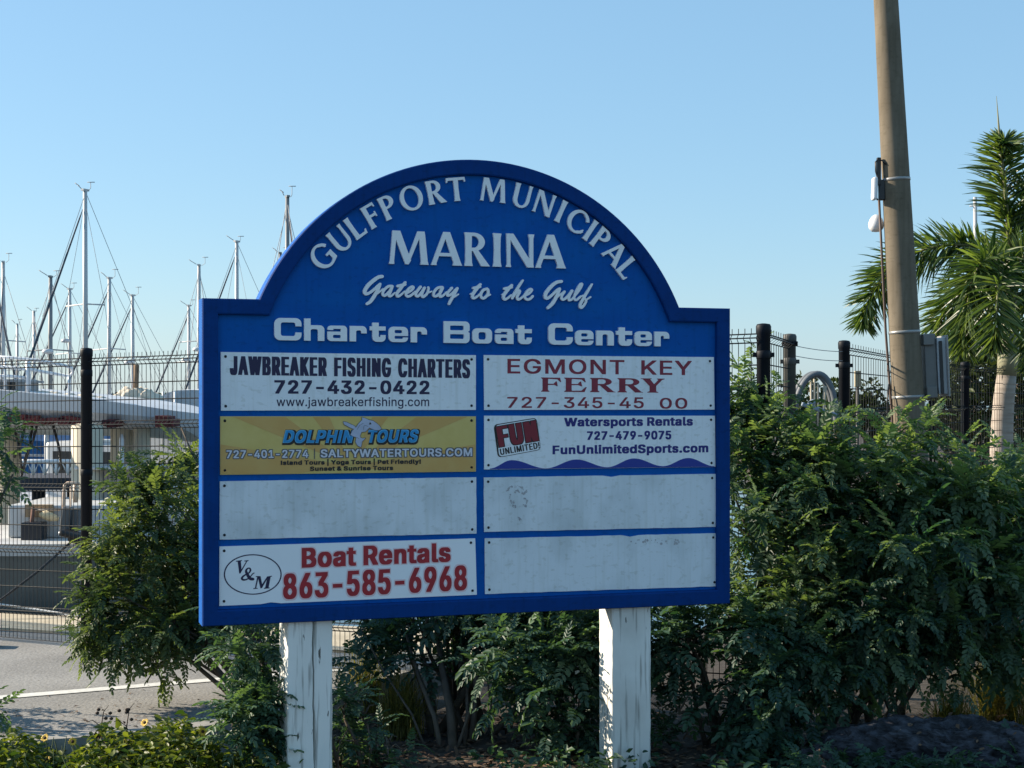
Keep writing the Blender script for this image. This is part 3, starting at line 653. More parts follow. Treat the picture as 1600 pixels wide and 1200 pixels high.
sign = thing("marina_sign", "big blue arched marina sign with eight panels on two white wooden posts", "sign",
             (S0.x + U0 * CT, S0.y + U0 * ST, 0), TH)
Z0, Z1 = 0.644, 2.03
XL, XR, AC, AZ, AR = -1.222, 1.222, -0.01, 1.6118, 1.0585


def outline(inset):
    r = AR - inset
    zs = Z1 - inset
    du = math.sqrt(r * r - (zs - AZ) ** 2)
    a0 = math.atan2(zs - AZ, du)
    pts = [(XL + inset, Z0 + inset), (XR - inset, Z0 + inset), (XR - inset, zs)]
    n = 64
    for k in range(n + 1):
        a = a0 + (math.pi - 2 * a0) * k / n
        pts.append((AC + r * math.cos(a), AZ + r * math.sin(a)))
    pts.append((XL + inset, zs))
    return pts


FR = 0.068                                              # width of the raised border
b = MB()
o0 = outline(0.0)
n = len(o0)
b.add([(x, 0.0, z) for x, z in o0] + [(x, 0.115, z) for x, z in o0],
      [tuple(range(n)), tuple(range(n, 2 * n))[::-1]] + [(i, n + i, n + (i + 1) % n, (i + 1) % n) for i in range(n)])
b.build("board", M_blue, sign)
loops = [(0.0, -0.0005), (0.0, -0.019), (0.004, -0.024), (FR - 0.008, -0.024), (FR - 0.002, -0.021), (FR, -0.0005)]
b = MB()
for ins, y in loops:
    b.v += [(x, y, z) for x, z in outline(ins)]
for k in range(len(loops) - 1):
    for i in range(n):
        j = (i + 1) % n
        b.f.append((k * n + i, k * n + j, (k + 1) * n + j, (k + 1) * n + i))
        b.sm.append(False)
b.build("border_trim", M_trim, sign)


def post_mat(name, seed, crack):
    """White paint worn down to grey wood along the grain; one post has a long drying crack."""
    m = bpy.data.materials.new(name)
    m.use_nodes = True
    nt = m.node_tree
    bs = nt.nodes["Principled BSDF"]
    bs.inputs["Roughness"].default_value = 0.75
    tc = nt.nodes.new("ShaderNodeTexCoord")

    def noise(scale, stretch, lo, hi, c0, c1, off=0.0, det=6):
        mp = nt.nodes.new("ShaderNodeMapping")
        mp.inputs["Scale"].default_value = stretch
        mp.inputs["Location"].default_value = (seed + off, seed * 1.7, off)
        nz = nt.nodes.new("ShaderNodeTexNoise")
        nz.inputs["Scale"].default_value = scale
        nz.inputs["Detail"].default_value = det
        rp = nt.nodes.new("ShaderNodeValToRGB")
        rp.color_ramp.elements[0].position = lo
        rp.color_ramp.elements[1].position = hi
        rp.color_ramp.elements[0].color = (*c0, 1)
        rp.color_ramp.elements[1].color = (*c1, 1)
        nt.links.new(tc.outputs["Object"], mp.inputs[0])
        nt.links.new(mp.outputs[0], nz.inputs["Vector"])
        nt.links.new(nz.outputs[0], rp.inputs[0])
        return rp.outputs[0], nz.outputs[0]

    base, _ = noise(6, (1, 1, .4), .3, .7, (0.74, 0.75, 0.71), (0.84, 0.84, 0.80))
    streak, h = noise(9, (6, 6, 0.35), .56, .66, (1, 1, 1), (0.55, 0.54, 0.53), 3.1)
    chips, h2 = noise(7, (5, 5, 1.1), .672, .70, (1, 1, 1), (0.13, 0.12, 0.11), 7.7)
    dirt, _ = noise(2.2, (1, 1, .8), .45, .75, (1, 1, 1), (0.66, 0.64, 0.62), 5.0)
    cur = base
    for s in (streak, chips, dirt):
        mx = nt.nodes.new("ShaderNodeMixRGB")
        mx.blend_type = 'MULTIPLY'
        mx.inputs[0].default_value = 1
        nt.links.new(cur, mx.inputs[1])
        nt.links.new(s, mx.inputs[2])
        cur = mx.outputs[0]
    nt.links.new(cur, bs.inputs["Base Color"])
    bp = nt.nodes.new("ShaderNodeBump")
    bp.inputs["Strength"].default_value = 0.5
    bp.inputs["Distance"].default_value = 0.004
    bp.invert = True
    nt.links.new(h, bp.inputs["Height"])
    nt.links.new(bp.outputs[0], bs.inputs["Normal"])
    return m


M_postA, M_postB = post_mat("worn white post paint", 0.0, True), post_mat("worn white post paint two", 9.3, False)
M_crack = mat("open wood crack", (0.012, 0.010, 0.008), rough=1.0)


def post(uc, m, w=0.178, d=0.165, crack=None, label=None, turn=0.0):
    """Square post with slightly rounded, uneven edges; an open crack is a real slot cut down its face."""
    b = MB()
    y0, z1 = 0.004, Z0 - 0.001
    zs = [GZ - .05 + (z1 - GZ + .05) * k / 26 for k in range(27)]
    rr = random.Random(int(uc * 100) + 5)
    wob = [rr.uniform(-.0012, .0012) for _ in zs]
    # cross-section, counter-clockwise from the front left, with the slot if there is one
    rings = []
    for k, z in enumerate(zs):
        e = 0.006 + abs(wob[k])
        sec = [(-w / 2, e), (-w / 2 + e * .4, e * .3), (-w / 2 + e, 0)]
        if crack:
            cx = crack(z)
            cw = 0.0030 + 0.0025 * (0.5 + 0.5 * math.sin(z * 13)) if z > 0.03 else 0.002
            sec += [(cx - cw, 0), (cx - cw * .4, 0.03), (cx + cw * .4, 0.03), (cx + cw, 0)]
        sec += [(w / 2 - e, 0), (w / 2 - e * .4, e * .3), (w / 2, e), (w / 2, d), (-w / 2, d)]
        ct, st = math.cos(turn), math.sin(turn)
        rings.append([(uc + x * ct - (y - d / 2) * st + wob[k], y0 + .004 + d / 2 + x * st + (y - d / 2) * ct, z) for x, y in sec])
    ns = len(rings[0])
    for r_ in rings:
        b.v += r_
    for k in range(len(rings) - 1):
        for i in range(ns):
            j = (i + 1) % ns
            b.f.append((k * ns + i, k * ns + j, (k + 1) * ns + j, (k + 1) * ns + i))
            b.sm.append(False)
    o = b.build("post", m, sign)
    if label:
        o["label"] = label
    return o


c0, _ = uv(447.5, 980)
c1, _ = uv(519, 980)
post((c0 + c1) / 2, M_postA, w=c1 - c0, crack=lambda z: 0.014 + 0.002 * math.sin(z * 21) + (0.004 if z < 0.26 else 0.0),
     label="left post with a long crack down its front", turn=R(3.5))
c0, _ = uv(957.5, 960)
c1, _ = uv(1018.5, 960)
post((c0 + c1) / 2, M_postB, w=c1 - c0, label="right post with scuffed paint")


# ---- raised lettering of the arch: flared roman capitals (unit = cap height)
def stem(x, w, y0=0.0, y1=1.0, fl=0.035):
    return [(x - fl, y0), (x + w + fl, y0), (x + w + .3 * fl, y0 + .12), (x + w, (y0 + y1) / 2), (x + w + .3 * fl, y1 - .12), (x + w + fl, y1),
            (x - fl, y1), (x - .3 * fl, y1 - .12), (x, (y0 + y1) / 2), (x - .3 * fl, y0 + .12)]


def bar(x0, y0, x1, y1, w0, w1):
    d = math.hypot(x1 - x0, y1 - y0)
    nx, ny = (y0 - y1) / d, (x1 - x0) / d
    return [(x0 + nx * w0 / 2, y0 + ny * w0 / 2), (x0 - nx * w0 / 2, y0 - ny * w0 / 2), (x1 - nx * w1 / 2, y1 - ny * w1 / 2), (x1 + nx * w1 / 2, y1 + ny * w1 / 2)]


def ell(cx, cy, rx, ry, n=36, a0=0.0, a1=2 * math.pi):
    return [(cx + rx * math.cos(a0 + (a1 - a0) * k / n), cy + ry * math.sin(a0 + (a1 - a0) * k / n)) for k in range(n if a1 - a0 > 6 else n + 1)]


SW, TW = 0.185, 0.105                                   # thick and thin strokes


def roman(ch):
    p = []
    if ch == 'I':
        return [('+', stem(0.04, SW))], 0.27
    if ch == 'L':
        return [('+', stem(0.04, SW)), ('+', [(.1, 0), (.58, 0), (.62, .20), (.565, .20), (.53, .115), (.1, .115)])], 0.62
    if ch == 'F':
        return [('+', stem(0.04, SW)), ('+', [(.1, 1), (.60, 1), (.61, .80), (.565, .80), (.53, .885), (.1, .885)]),
                ('+', [(.1, .56), (.46, .56), (.47, .62), (.52, .62), (.52, .39), (.47, .39), (.46, .45), (.1, .45)])], 0.62
    if ch == 'T':
        return [('+', stem(0.325, SW)), ('+', [(.0, 1), (.83, 1), (.845, .80), (.80, .80), (.765, .885), (.07, .885), (.035, .80), (-.01, .80)])], 0.83
    if ch in 'PR':
        p = [('+', ell(.30, .725, .34, .275)), ('-', [(-.3, -.3), (.12, -.3), (.12, 1.2), (-.3, 1.2)]), ('+', [(.1, 1), (.32, 1), (.32, .45), (.1, .45)]),
             ('-', ell(.29, .725, .165, .175)), ('-', [(.2, .9), (.29, .9), (.29, .55), (.2, .55)]), ('+', stem(0.04, SW))]
        if ch == 'R':
            p += [('+', [(.25, .48), (.43, .48), (.80, 0), (.53, 0)])]
            return p, 0.79
        return p, 0.66
    if ch == 'O':
        return [('+', ell(.5, .5, .5, .53)), ('-', ell(.5, .5, .31, .425))], 1.0
    if ch in 'CG':
        p = [('+', ell(.5, .5, .5, .53)), ('-', ell(.52, .5, .33, .425)), ('-', [(.62, .30), (1.2, .12), (1.2, .80), (.60, .62)]),
             ('+', [(.66, .93), (.86, .88), (.88, .68), (.83, .68), (.76, .80), (.60, .90)])]
        if ch == 'G':
            p += [('+', [(.60, .46), (.92, .46), (.905, .36), (.90, .07), (.70, .0), (.72, .36), (.60, .37)])]
            return p, 0.93
        p += [('+', [(.60, .11), (.75, .19), (.84, .30), (.89, .30), (.86, .10), (.66, .02)])]
        return p, 0.88
    if ch == 'U':
        return [('+', ell(.41, .36, .37, .39)), ('-', ell(.43, .36, .205, .285)), ('-', [(-.2, .36), (1.2, .36), (1.2, 1.3), (-.2, 1.3)]),
                ('+', [(.03, 1), (.26, 1), (.235, .87), (.225, .34), (.04, .34), (.055, .87)]),
                ('+', [(.65, 1), (.82, 1), (.795, .87), (.78, .34), (.635, .34), (.675, .87)])], 0.84
    if ch == 'M':
        return [('+', [(0.0, 0), (.15, 0), (.145, .1), (.225, 1), (.10, 1), (.03, .1)]), ('+', [(.10, 1), (.32, 1), (.63, .12), (.56, 0), (.47, 0)]),
                ('+', [(.56, 0), (.47, .02), (.82, 1), (.95, 1)]), ('+', [(.82, 1), (1.02, 1), (1.04, .87), (1.11, .1), (1.14, 0), (.90, 0), (.92, .1), (.86, .87)])], 1.14
    if ch == 'N':
        return [('+', [(.02, 0), (.17, 0), (.15, .1), (.15, 1), (.03, 1), (.05, .1)]), ('+', [(.03, 1), (.24, 1), (.85, .05), (.85, 0), (.66, 0)]),
                ('+', [(.72, 0), (.85, 0), (.84, .1), (.84, .87), (.87, 1), (.69, 1), (.72, .87)])], 0.87
    if ch == 'A':
        return [('+', [(-.02, 0), (.15, 0), (.14, .06), (.46, .92), (.36, 1), (.32, .92)]), ('+', [(.34, 1), (.55, 1), (.88, .08), (.92, 0), (.63, 0), (.66, .08)]),
                ('+', [(.18, .27), (.72, .27), (.69, .37), (.22, .37)])], 0.90
    return [], .4


RAISE = 0.014
b = MB()
ARC = [('G', -49.1), ('U', -42.3), ('L', -36.9), ('F', -31.5), ('P', -26.3), ('O', -19.4), ('R', -12.3), ('T', -6.4), ('M', 4.3), ('U', 12.7),
       ('N', 19.4), ('I', 24.8), ('C', 30.2), ('I', 34.9), ('P', 38.9), ('A', 44.7), ('L', 50.2)]
CAPH = 0.104
for ch, ang in ARC:
    sh, w = roman(ch)
    a = R(ang)
    rc = 0.930 - CAPH / 2
    cx, cz = AC + 0.005 + rc * math.sin(a), AZ + rc * math.cos(a)

    def fn(x, y, a=a, cx=cx, cz=cz, w=w):
        X, Y = (x - w / 2) * CAPH, y * CAPH
        return (cx + X * math.cos(a) + Y * math.sin(a), cz - X * math.sin(a) + Y * math.cos(a))
    lay(b, sh, fn, -RAISE, RAISE)
b.build("arched_lettering", M_raised, sign)["label"] = "GULFPORT MUNICIPAL in raised white capitals along the arch"
b = MB()
for ch, x0, x1 in [('M', 606.8, 668.7), ('A', 673.5, 720), ('R', 724.3, 763.8), ('I', 769, 782.8), ('N', 789.5, 833.5), ('A', 836.5, 882)]:
    yb = lambda x: 412.6 + (x - 607) / 275 * 7.2
    sh, w = roman(ch)
    xs = [q[0] for s, c in sh for q in c if s == '+']
    lay(b, sh, quad_map((x0, yb(x0)), (x1, yb(x1)), 52.3, 51.6, max(0, min(xs)), w), -RAISE, RAISE)
b.build("title_lettering", M_raised, sign)["label"] = "MARINA in large raised white capitals"

# ---- brush script "Gateway to the Gulf" (pen strokes in 1/8 photo pixels)
S1 = [  # origin (560, 420)
    ([(290, 98), (240, 108), (180, 150), (110, 215), (73, 280), (85, 315), (130, 303), (190, 260), (245, 208), (264, 192)], [40, 44, 46, 48, 46, 40, 34, 34, 34, 32]),
    ([(262, 195), (235, 265), (190, 345), (145, 410), (100, 440)], [36, 44, 44, 40, 34]), ([(195, 335), (255, 292), (300, 255)], 22),
    ([(418, 222), (372, 220), (320, 260), (295, 310), (318, 338), (362, 305), (408, 250)], 33), ([(412, 228), (388, 295), (372, 335), (400, 342), (450, 300)], [38, 38, 34, 28, 18]),
    ([(578, 172), (525, 240), (475, 312), (483, 346), (520, 330), (570, 285)], [30, 42, 38, 34, 28, 20]), ([(485, 218), (575, 198)], 36),
    ([(590, 308), (650, 275), (680, 238), (660, 226), (615, 258), (586, 310), (602, 345), (640, 340), (705, 290)], 31),
    ([(768, 228), (725, 285), (708, 325), (735, 345), (780, 300), (818, 240)], 33), ([(815, 245), (785, 315), (800, 352), (850, 312), (868, 255), (866, 235)], [36, 36, 34, 30, 28, 28]),
    ([(868, 300), (905, 285)], 20), ([(1040, 232), (985, 240), (940, 290), (932, 335), (968, 342), (1015, 300), (1045, 245)], 32),
    ([(1040, 236), (1012, 305), (1012, 348), (1048, 338), (1095, 292)], [36, 36, 34, 28, 20]),
    ([(1160, 242), (1110, 300), (1108, 335), (1150, 322), (1205, 268), (1228, 246)], 32), ([(1228, 246), (1190, 320), (1150, 390), (1125, 440)], [32, 36, 36, 32]),
    ([(1168, 368), (1205, 345), (1240, 320)], 18)]
S2 = [  # origin (730, 420)
    ([(155, 198), (110, 250), (60, 328), (66, 368), (105, 356), (150, 315)], [32, 42, 38, 34, 28, 20]), ([(70, 242), (150, 226)], 34), ([(35, 318), (82, 292)], 18),
    ([(240, 252), (190, 270), (160, 328), (178, 368), (215, 360), (252, 312), (250, 262)], 33), ([(240, 345), (278, 325)], 20),
    ([(548, 208), (500, 260), (447, 338), (457, 382), (495, 370), (540, 330)], [32, 42, 38, 34, 28, 20]), ([(458, 250), (545, 232)], 34), ([(430, 325), (475, 300)], 18),
    ([(685, 148), (630, 230), (570, 330), (555, 368)], [24, 32, 36, 34]), ([(562, 358), (610, 290), (640, 276), (643, 296), (614, 350), (625, 384), (662, 370), (705, 330)], [26, 30, 34, 34, 34, 32, 26, 20]),
    ([(700, 342), (760, 312), (798, 268), (775, 256), (735, 292), (708, 350), (735, 385), (775, 378), (808, 345)], 30),
    ([(1168, 160), (1110, 170), (1045, 218), (978, 300), (968, 356), (995, 370), (1050, 330), (1110, 272), (1145, 250)], [36, 40, 42, 44, 40, 36, 32, 32, 30]),
    ([(1145, 255), (1110, 340), (1060, 430), (1000, 490)], [34, 42, 42, 34]), ([(1085, 385), (1140, 335), (1185, 300)], 20),
    ([(1205, 288), (1170, 345), (1176, 384), (1210, 378), (1260, 330), (1300, 278)], 30), ([(1300, 278), (1266, 340), (1260, 390), (1290, 388), (1330, 350)], [34, 34, 32, 28, 20]),
    ([(1325, 350), (1385, 275), (1424, 205), (1410, 190), (1370, 250), (1332, 330), (1330, 382), (1358, 390), (1405, 350)], 27),
    ([(1550, 195), (1500, 275), (1440, 375), (1402, 450), (1412, 488), (1445, 462), (1475, 405), (1460, 375)], [22, 30, 36, 34, 32, 30, 28, 24]), ([(1400, 352), (1440, 335)], 20),
    ([(1470, 395), (1530, 355)], 20)]
b = MB()
for strokes, ox, oy in ((S1, 560, 420), (S2, 730, 420)):
    for pts, ws in strokes:
        sh = pen([(x, -y) for x, y in pts], ws)
        lay(b, sh, lambda x, y, ox=ox, oy=oy: uv(ox + x / 8, oy - y / 8), -RAISE + 0.0004 * random.random(), RAISE)
b.build("script_lettering", M_raised, sign)["label"] = "Gateway to the Gulf in raised white brush script"


# ---- wide square lettering "Charter Boat Center" (units: cap height)
def rr(x0, y0, x1, y1, r, n=5):
    out = []
    for cx, cy, a in ((x1 - r, y1 - r, 0), (x0 + r, y1 - r, 90), (x0 + r, y0 + r, 180), (x1 - r, y0 + r, 270)):
        for k in range(n + 1):
            t = R(a + 90 * k / n)
            out.append((cx + r * math.cos(t), cy + r * math.sin(t)))
    return out


def rect(x0, y0, x1, y1):
    return [(x0, y0), (x1, y0), (x1, y1), (x0, y1)]


def wide(ch, w):
    v, h, X = 0.285, 0.195, 0.70
    if ch == 'C':
        return [('+', rr(0, 0, w, 1, .26)), ('-', rr(v, h, w - v * .95, 1 - h, .10)), ('-', rect(w - v - .2, .36, w + .1, .635))]
    if ch in 'hnr':
        s = [('+', rr(0, -.5, w, X, .2)), ('-', rr(v, -.6, w - v, X - h * .9, .09)), ('-', rect(-.1, -1, w + .1, 0))]
        if ch == 'r':
            s = [('+', rr(0, -.5, w, X, .2)), ('-', rr(v, -.6, w - v * .85, X - h, .08)), ('-', rect(v, -1, w + .1, .37)), ('-', rect(-.1, -1, w + .1, 0))]
        return s + [('+', rect(0, 0, v, 1.0 if ch == 'h' else X))]
    if ch == 'a':
        return [('+', rr(0.02, 0, w, X, .17)), ('-', rect(-.1, .43, w - v, .555)), ('-', rect(-.1, .43, .02 + v * .15, .50)), ('-', rr(v * .95, .135, w - v, .285, .06)),
                ('+', rect(w - v, 0, w, .3)), ('+', rect(.03, .50, v, .57))]
    if ch == 't':
        a = w * .16
        return [('+', rr(a, 0, w, .6, .2)), ('-', rr(a + v, h, w - v * .8, .8, .08)), ('-', rect(a + v, .31, w + .1, .9)), ('+', rect(a, .25, a + v, .87)),
                ('+', rect(0, X - h * .95, w, X))]
    if ch == 'e':
        return [('+', rr(0, 0, w, X, .22)), ('-', rr(v * .95, .405, w - v * .95, X - .145, .06)), ('-', rr(v * .95, .15, w - v * .8, .285, .05)), ('-', rect(w - v, .215, w + .1, .285))]
    if ch == 'o':
        return [('+', rr(0, 0, w, X, .22)), ('-', rr(v * .97, h * .9, w - v * .97, X - h * .9, .10))]
    if ch == 'B':
        return [('+', rr(0, 0, w, 1, .20)), ('+', rect(0, 0, w * .5, 1)), ('-', rect(w, .44, w + .1, .6)), ('-', rr(v, .59, w - v * .95, .805, .05)), ('-', rr(v, .195, w - v * .9, .41, .05)),
                ('-', [(w + .01, .46), (w - .07, .53), (w + .01, .60)])]
    return []


b = MB()
WL = [('C', 428, 470.3), ('h', 474.6, 506), ('a', 510, 541.4), ('r', 545.6, 572), ('t', 577, 601.5), ('e', 606.2, 636.6), ('r', 640.8, 666), ('B', 692.3, 732.5),
      ('o', 737, 767.5), ('a', 771.8, 801), ('t', 804.5, 829.5), ('C', 855.8, 893.5), ('e', 897.5, 925.8), ('n', 930.3, 957.5), ('t', 961.5, 986), ('e', 990, 1017),
      ('r', 1021.2, 1044)]
for ch, x0, x1 in WL:
    yb = lambda x: 531.6 + (x - 428) / 616 * 9.9
    cap = 34.8 - (x0 - 428) / 616 * 2.2
    w = (x1 - x0) / cap * 1.0
    lay(b, wide(ch, w), quad_map((x0, yb(x0)), (x1, yb(x1)), cap, cap, 0, w), -RAISE, RAISE)
b.build("subtitle_lettering", M_raised, sign)["label"] = "Charter Boat Center in raised wide white letters"

# ---- the eight panels, screwed on
PY = -0.006                                             # panel face in front of the board


def sign_panel(cs, m, label, rough_edge=0.0, notch=None):
    q = [Vector(uv(*c)) for c in cs]                    # TL TR BR BL
    rr_ = random.Random(len(label))
    pts = []
    for i in range(4):
        a, c = q[i], q[(i + 1) % 4]
        k = 26 if i % 2 == 0 else 7
        for j in range(k):
            p = a.lerp(c, j / k)
            if j and rough_edge:
                p = p + Vector((rr_.uniform(-1, 1), rr_.uniform(-1, 1))) * rough_edge
            if notch and i == notch[0] and abs(j / k - notch[1]) < 0.02:
                p = p + Vector((0, notch[2]))
            pts.append(p)
    b = MB()
    N = len(pts)
    b.add([(p.x, PY, p.y) for p in pts] + [(p.x, -0.0004, p.y) for p in pts],
          [tuple(range(N))[::-1]] + [(i, (i + 1) % N, N + (i + 1) % N, N + i) for i in range(N)])
    o = b.build("business_panel", m, sign)
    o["label"] = label
    for i, (sx, sy) in enumerate(((1, -1), (-1, -1), (-1, 1), (1, 1))):
        p = q[i] + Vector((sx * 0.020, sy * 0.019))
        s = MB()
        s.v = []
        k = 10
        ring = [(p.x + .0062 * math.cos(2 * math.pi * t / k), p.y + .0062 * math.sin(2 * math.pi * t / k)) for t in range(k)]
        s.add([(x, PY - .0003, z) for x, z in ring] + [(p.x + (x - p.x) * .6, PY - .0035, p.y + (z - p.y) * .6) for x, z in ring],
              [tuple(range(k, 2 * k))] + [(t, (t + 1) % k, k + (t + 1) % k, k + t) for t in range(k)])
        s.build("screw", M_screw, o)
    return o


L1 = sign_panel([(344.6, 550), (743, 555), (743, 640.5), (345, 641.6)], M_panel, "white fishing charter panel with navy lettering")
L2 = sign_panel([(343.7, 650.4), (743, 650.4), (743, 736.7), (343.7, 741.8)], M_yel, "yellow tour panel with orange rays and blue lettering")
L3 = sign_panel([(343, 752), (743.5, 745.5), (744, 833.5), (343, 843)], M_worn, "blank grey stained panel in the left column", 0.0008)
L4 = sign_panel([(342.6, 853.7), (742, 841), (744.5, 929), (342.3, 946.5)], M_fresh, "white boat rental panel with red lettering", 0.0, (2, .82, .006))
R1 = sign_panel([(755.3, 554.8), (1114.6, 558), (1115.7, 640), (756, 640.5)], M_panel, "white ferry panel with maroon lettering")
R2 = sign_panel([(756, 649.5), (1116.3, 649.5), (1117, 729.5), (756, 733.5)], M_panel, "white watersports panel with blue waves")
R3 = sign_panel([(755.5, 746), (1118, 740.4), (1119, 823), (756, 831)], M_worn, "blank white panel with a scraped patch at its left", 0.0008, (0, .53, -.006))
R4 = sign_panel([(757, 841), (1119.7, 833), (1121.6, 915.6), (757.4, 928)], M_worn, "blank white panel in the bottom right corner", 0.0010, (0, .6, -.007))
Y1, Y2, Y3, Y4 = PY - .0008, PY - .0016, PY - .0024, PY - .0032

print_line("lettering", L1, M_navy, "JAWBREAKER FISHING CHARTERS", (358.6, 585.6), (734, 590.8), 29.3, Y1, bold=(.075, .012), sx=.46, space=.36, gap=-.035, capR=29)
print_line("lettering", L1, M_navy, "727-432-0422", (428.3, 615), (670.5, 616), 21, Y1, bold=(.075, .035), sx=1.15, gap=-.04)
print_line("lettering", L1, M_navy, "www.jawbreakerfishing.com", (431.7, 634.6), (670, 634.6), 13.6, Y1, bold=(.012, .010))

# tour panel: sun rays, dolphin, lettering
q = [Vector(uv(*c)) for c in [(344.6, 651.4), (742, 651.4), (742, 735.8), (344.6, 740.8)]]
rectp = [tuple(v) for v in (q[3], q[2], q[1], q[0])]
C0 = Vector(uv(548, 728))
b = MB()
for a0, a1 in ((-8, 9), (22, 36), (52, 66), (114, 128), (143, 157), (170, 187)):
    tri = [tuple(C0)] + [(C0.x + 2 * math.cos(R(a)), C0.y + 2 * math.sin(R(a))) for a in (a0, a1)]
    V, E, T, ov, oe, of = delaunay_2d_cdt([Vector(p) for p in rectp + tri], [], [[0, 1, 2, 3], [4, 5, 6]], 0, 1e-6, True)
    fs = [tuple(t) for t, ids in zip(T, of) if len(ids) == 2]
    b.add([(v.x, Y1, v.y) for v in V], fs)
b.build("sun_rays", M_org, L2)
for txt, xl, xr, yl, yr in (("DOLPHIN", 441, 553.5, 692.0, 692.0), ("TOURS", 574.5, 653.5, 691.5, 691.0)):
    kw = dict(bold=(.075, .05), sx=.92, shear=.26, gap=-.06)
    print_line("lettering_shadow", L2, M_black, txt, (xl, yl), (xr, yr), 20.0, Y2, grow=.10, dxy=(.0022, -.0035), **kw)
    print_line("lettering", L2, M_cyan2, txt, (xl, yl), (xr, yr), 20.0, Y3, **kw)
    print_line("lettering_core", L2, M_cyan, txt, (xl + 1.3, yl - .9), (xr - 1.2, yr - .9), 17.8, Y4, bold=(.04, .02), sx=.92, shear=.26, gap=.01)
for g_, m_, y_ in ((.11, M_grey, Y2), (0, M_pale, Y3)):
    print_line("lettering_outline" if g_ else "lettering", L2, m_, "727-401-2774", (353.5, 716), (481.3, 715), 12.4, y_, bold=(.045, .03), sx=1.1, gap=-.02, grow=g_)
    print_line("lettering_outline" if g_ else "lettering", L2, m_, "SALTYWATERTOURS.COM", (500.5, 714.6), (737, 712.6), 12.4, y_, bold=(.045, .03), sx=1.0, gap=-.02, grow=g_)
print_line("lettering", L2, M_grey, "|", (490.2, 714), (491.6, 714), 10, Y3)
print_line("lettering", L2, M_black, "Island Tours | Yoga Tours | Pet Friendly!", (438.2, 726.3), (657, 724.4), 6.8, Y3, bold=(.085, .05), sx=1.0, gap=-.05)
print_line("lettering", L2, M_black, "Sunset & Sunrise Tours", (483.7, 735.7), (613.7, 734.3), 6.8, Y3, bold=(.085, .05), sx=1.0, gap=-.05)
DO = lambda pts: [(420 + x / 6.154, -(650 + y / 6.154)) for x, y in pts]
body = DO([(1078, 122), (1060, 95), (1030, 68), (1000, 48), (955, 36), (925, 22), (893, 12), (893, 40), (862, 70), (835, 108), (800, 140), (782, 178), (800, 192), (838, 205),
           (830, 250), (850, 285), (882, 300), (893, 245), (925, 212), (900, 215), (878, 208), (872, 190), (888, 152), (925, 150), (962, 112), (1010, 132), (1055, 137)])
arm = DO([(712, 55), (740, 58), (822, 96), (832, 116), (812, 124), (780, 112), (722, 82)])
um = lambda x, y: uv(x, -y)
for shp, g_, m_, y_, nm in (([('+', body), ('+', arm)], .7, M_grey, Y4, "dolphin_outline"), ([('+', body), ('+', arm)], 0, M_lilac, Y4 - .0005, "dolphin_figure"),
                            ([('+', DO([(958, 84), (968, 56), (984, 78)]))], 0, M_black, Y4 - .001, "dolphin_eye"),
                            (pen(DO([(845, 130), (870, 90), (905, 70)]), .5) + pen(DO([(905, 130), (915, 90), (950, 100)]), .5) + pen(DO([(840, 205), (860, 215)]), .5), 0, M_grey, Y4 - .001,
                             "dolphin_lines")):
    b = MB()
    lay(b, fat(shp, g_) if g_ else shp, um, y_)
    b.build(nm, m_, L2)

# ferry panel
kw = dict(bold=(.035, .018), sx=1.22)
print_line("lettering", R1, M_mar, "EGMONT", (792.2, 583.5), (974.8, 585), 22.8, Y1, gap=.03, capR=22.4, **kw)
print_line("lettering", R1, M_mar, "KEY", (1001.2, 585.3), (1080, 586.3), 22.3, Y1, gap=.03, **kw)
print_line("lettering", R1, M_mar, "727-345-45", (791.8, 637.2), (1005, 637.8), 17, Y1, gap=.03, bold=(.03, .02), sx=1.35)
print_line("lettering", R1, M_mar, "00", (1030, 638.4), (1073, 638.5), 16.6, Y1, gap=.03, bold=(.03, .02), sx=1.35)


def serif(ch):
    """Heavy wide serif capitals with wedge serifs."""
    st = lambda x: [('+', rect(x, 0, x + .37, 1)), ('+', [(x - .1, 0), (x + .47, 0), (x + .47, .035), (x + .37, .12), (x, .12), (x - .1, .035)]),
                    ('+', [(x - .1, 1), (x + .4, 1), (x + .4, .88), (x, .88), (x - .1, .965)])]
    if ch in 'FE':
        s = st(.1) + [('+', [(.4, 1), (1.28, 1), (1.36, .70), (1.30, .69), (1.1, .88), (.4, .92)]), ('+', [(.4, .56), (.85, .57), (1.0, .74), (1.06, .74), (1.13, .40), (1.07, .40), (.88, .49), (.4, .47)])]
        if ch == 'E':
            s += [('+', [(.4, 0), (1.28, 0), (1.42, .34), (1.36, .36), (1.08, .10), (.4, .085)])]
        return s, 1.42
    if ch == 'R':
        return [('+', ell(.78, .74, .52, .26)), ('+', rect(.4, .48, .78, 1)), ('-', ell(.74, .745, .20, .165)), ('-', rect(.47, .58, .74, .91))] + st(.1) + \
            [('+', [(.55, .52), (.93, .52), (1.42, .05), (1.52, .035), (1.52, 0), (1.05, 0)])], 1.52
    return [('+', [(.0, 1), (.62, 1), (.62, .965), (.54, .93), (.76, .60), (1.0, .90), (.92, .965), (.92, 1), (1.36, 1), (1.36, .965), (1.22, .90), (.88, .48), (.88, .1), (1.0, .035), (1.0, 0), (.36, 0),
                    (.36, .035), (.50, .1), (.50, .46), (.12, .94), (0, .965)])], 1.36


b = MB()
for ch, xl, xr in (('F', 844.6, 877.5), ('E', 880.8, 916), ('R', 921, 960.8), ('R', 964, 1004), ('Y', 1000.3, 1037.6)):
    sh, w = serif(ch)
    yb = lambda x: 612 + (x - 845) / 193 * 1.7
    lay(b, sh, quad_map((xl, yb(xl)), (xr, yb(xr)), 22.3, 22, 0, w), Y1)
b.build("lettering", M_mar, R1)

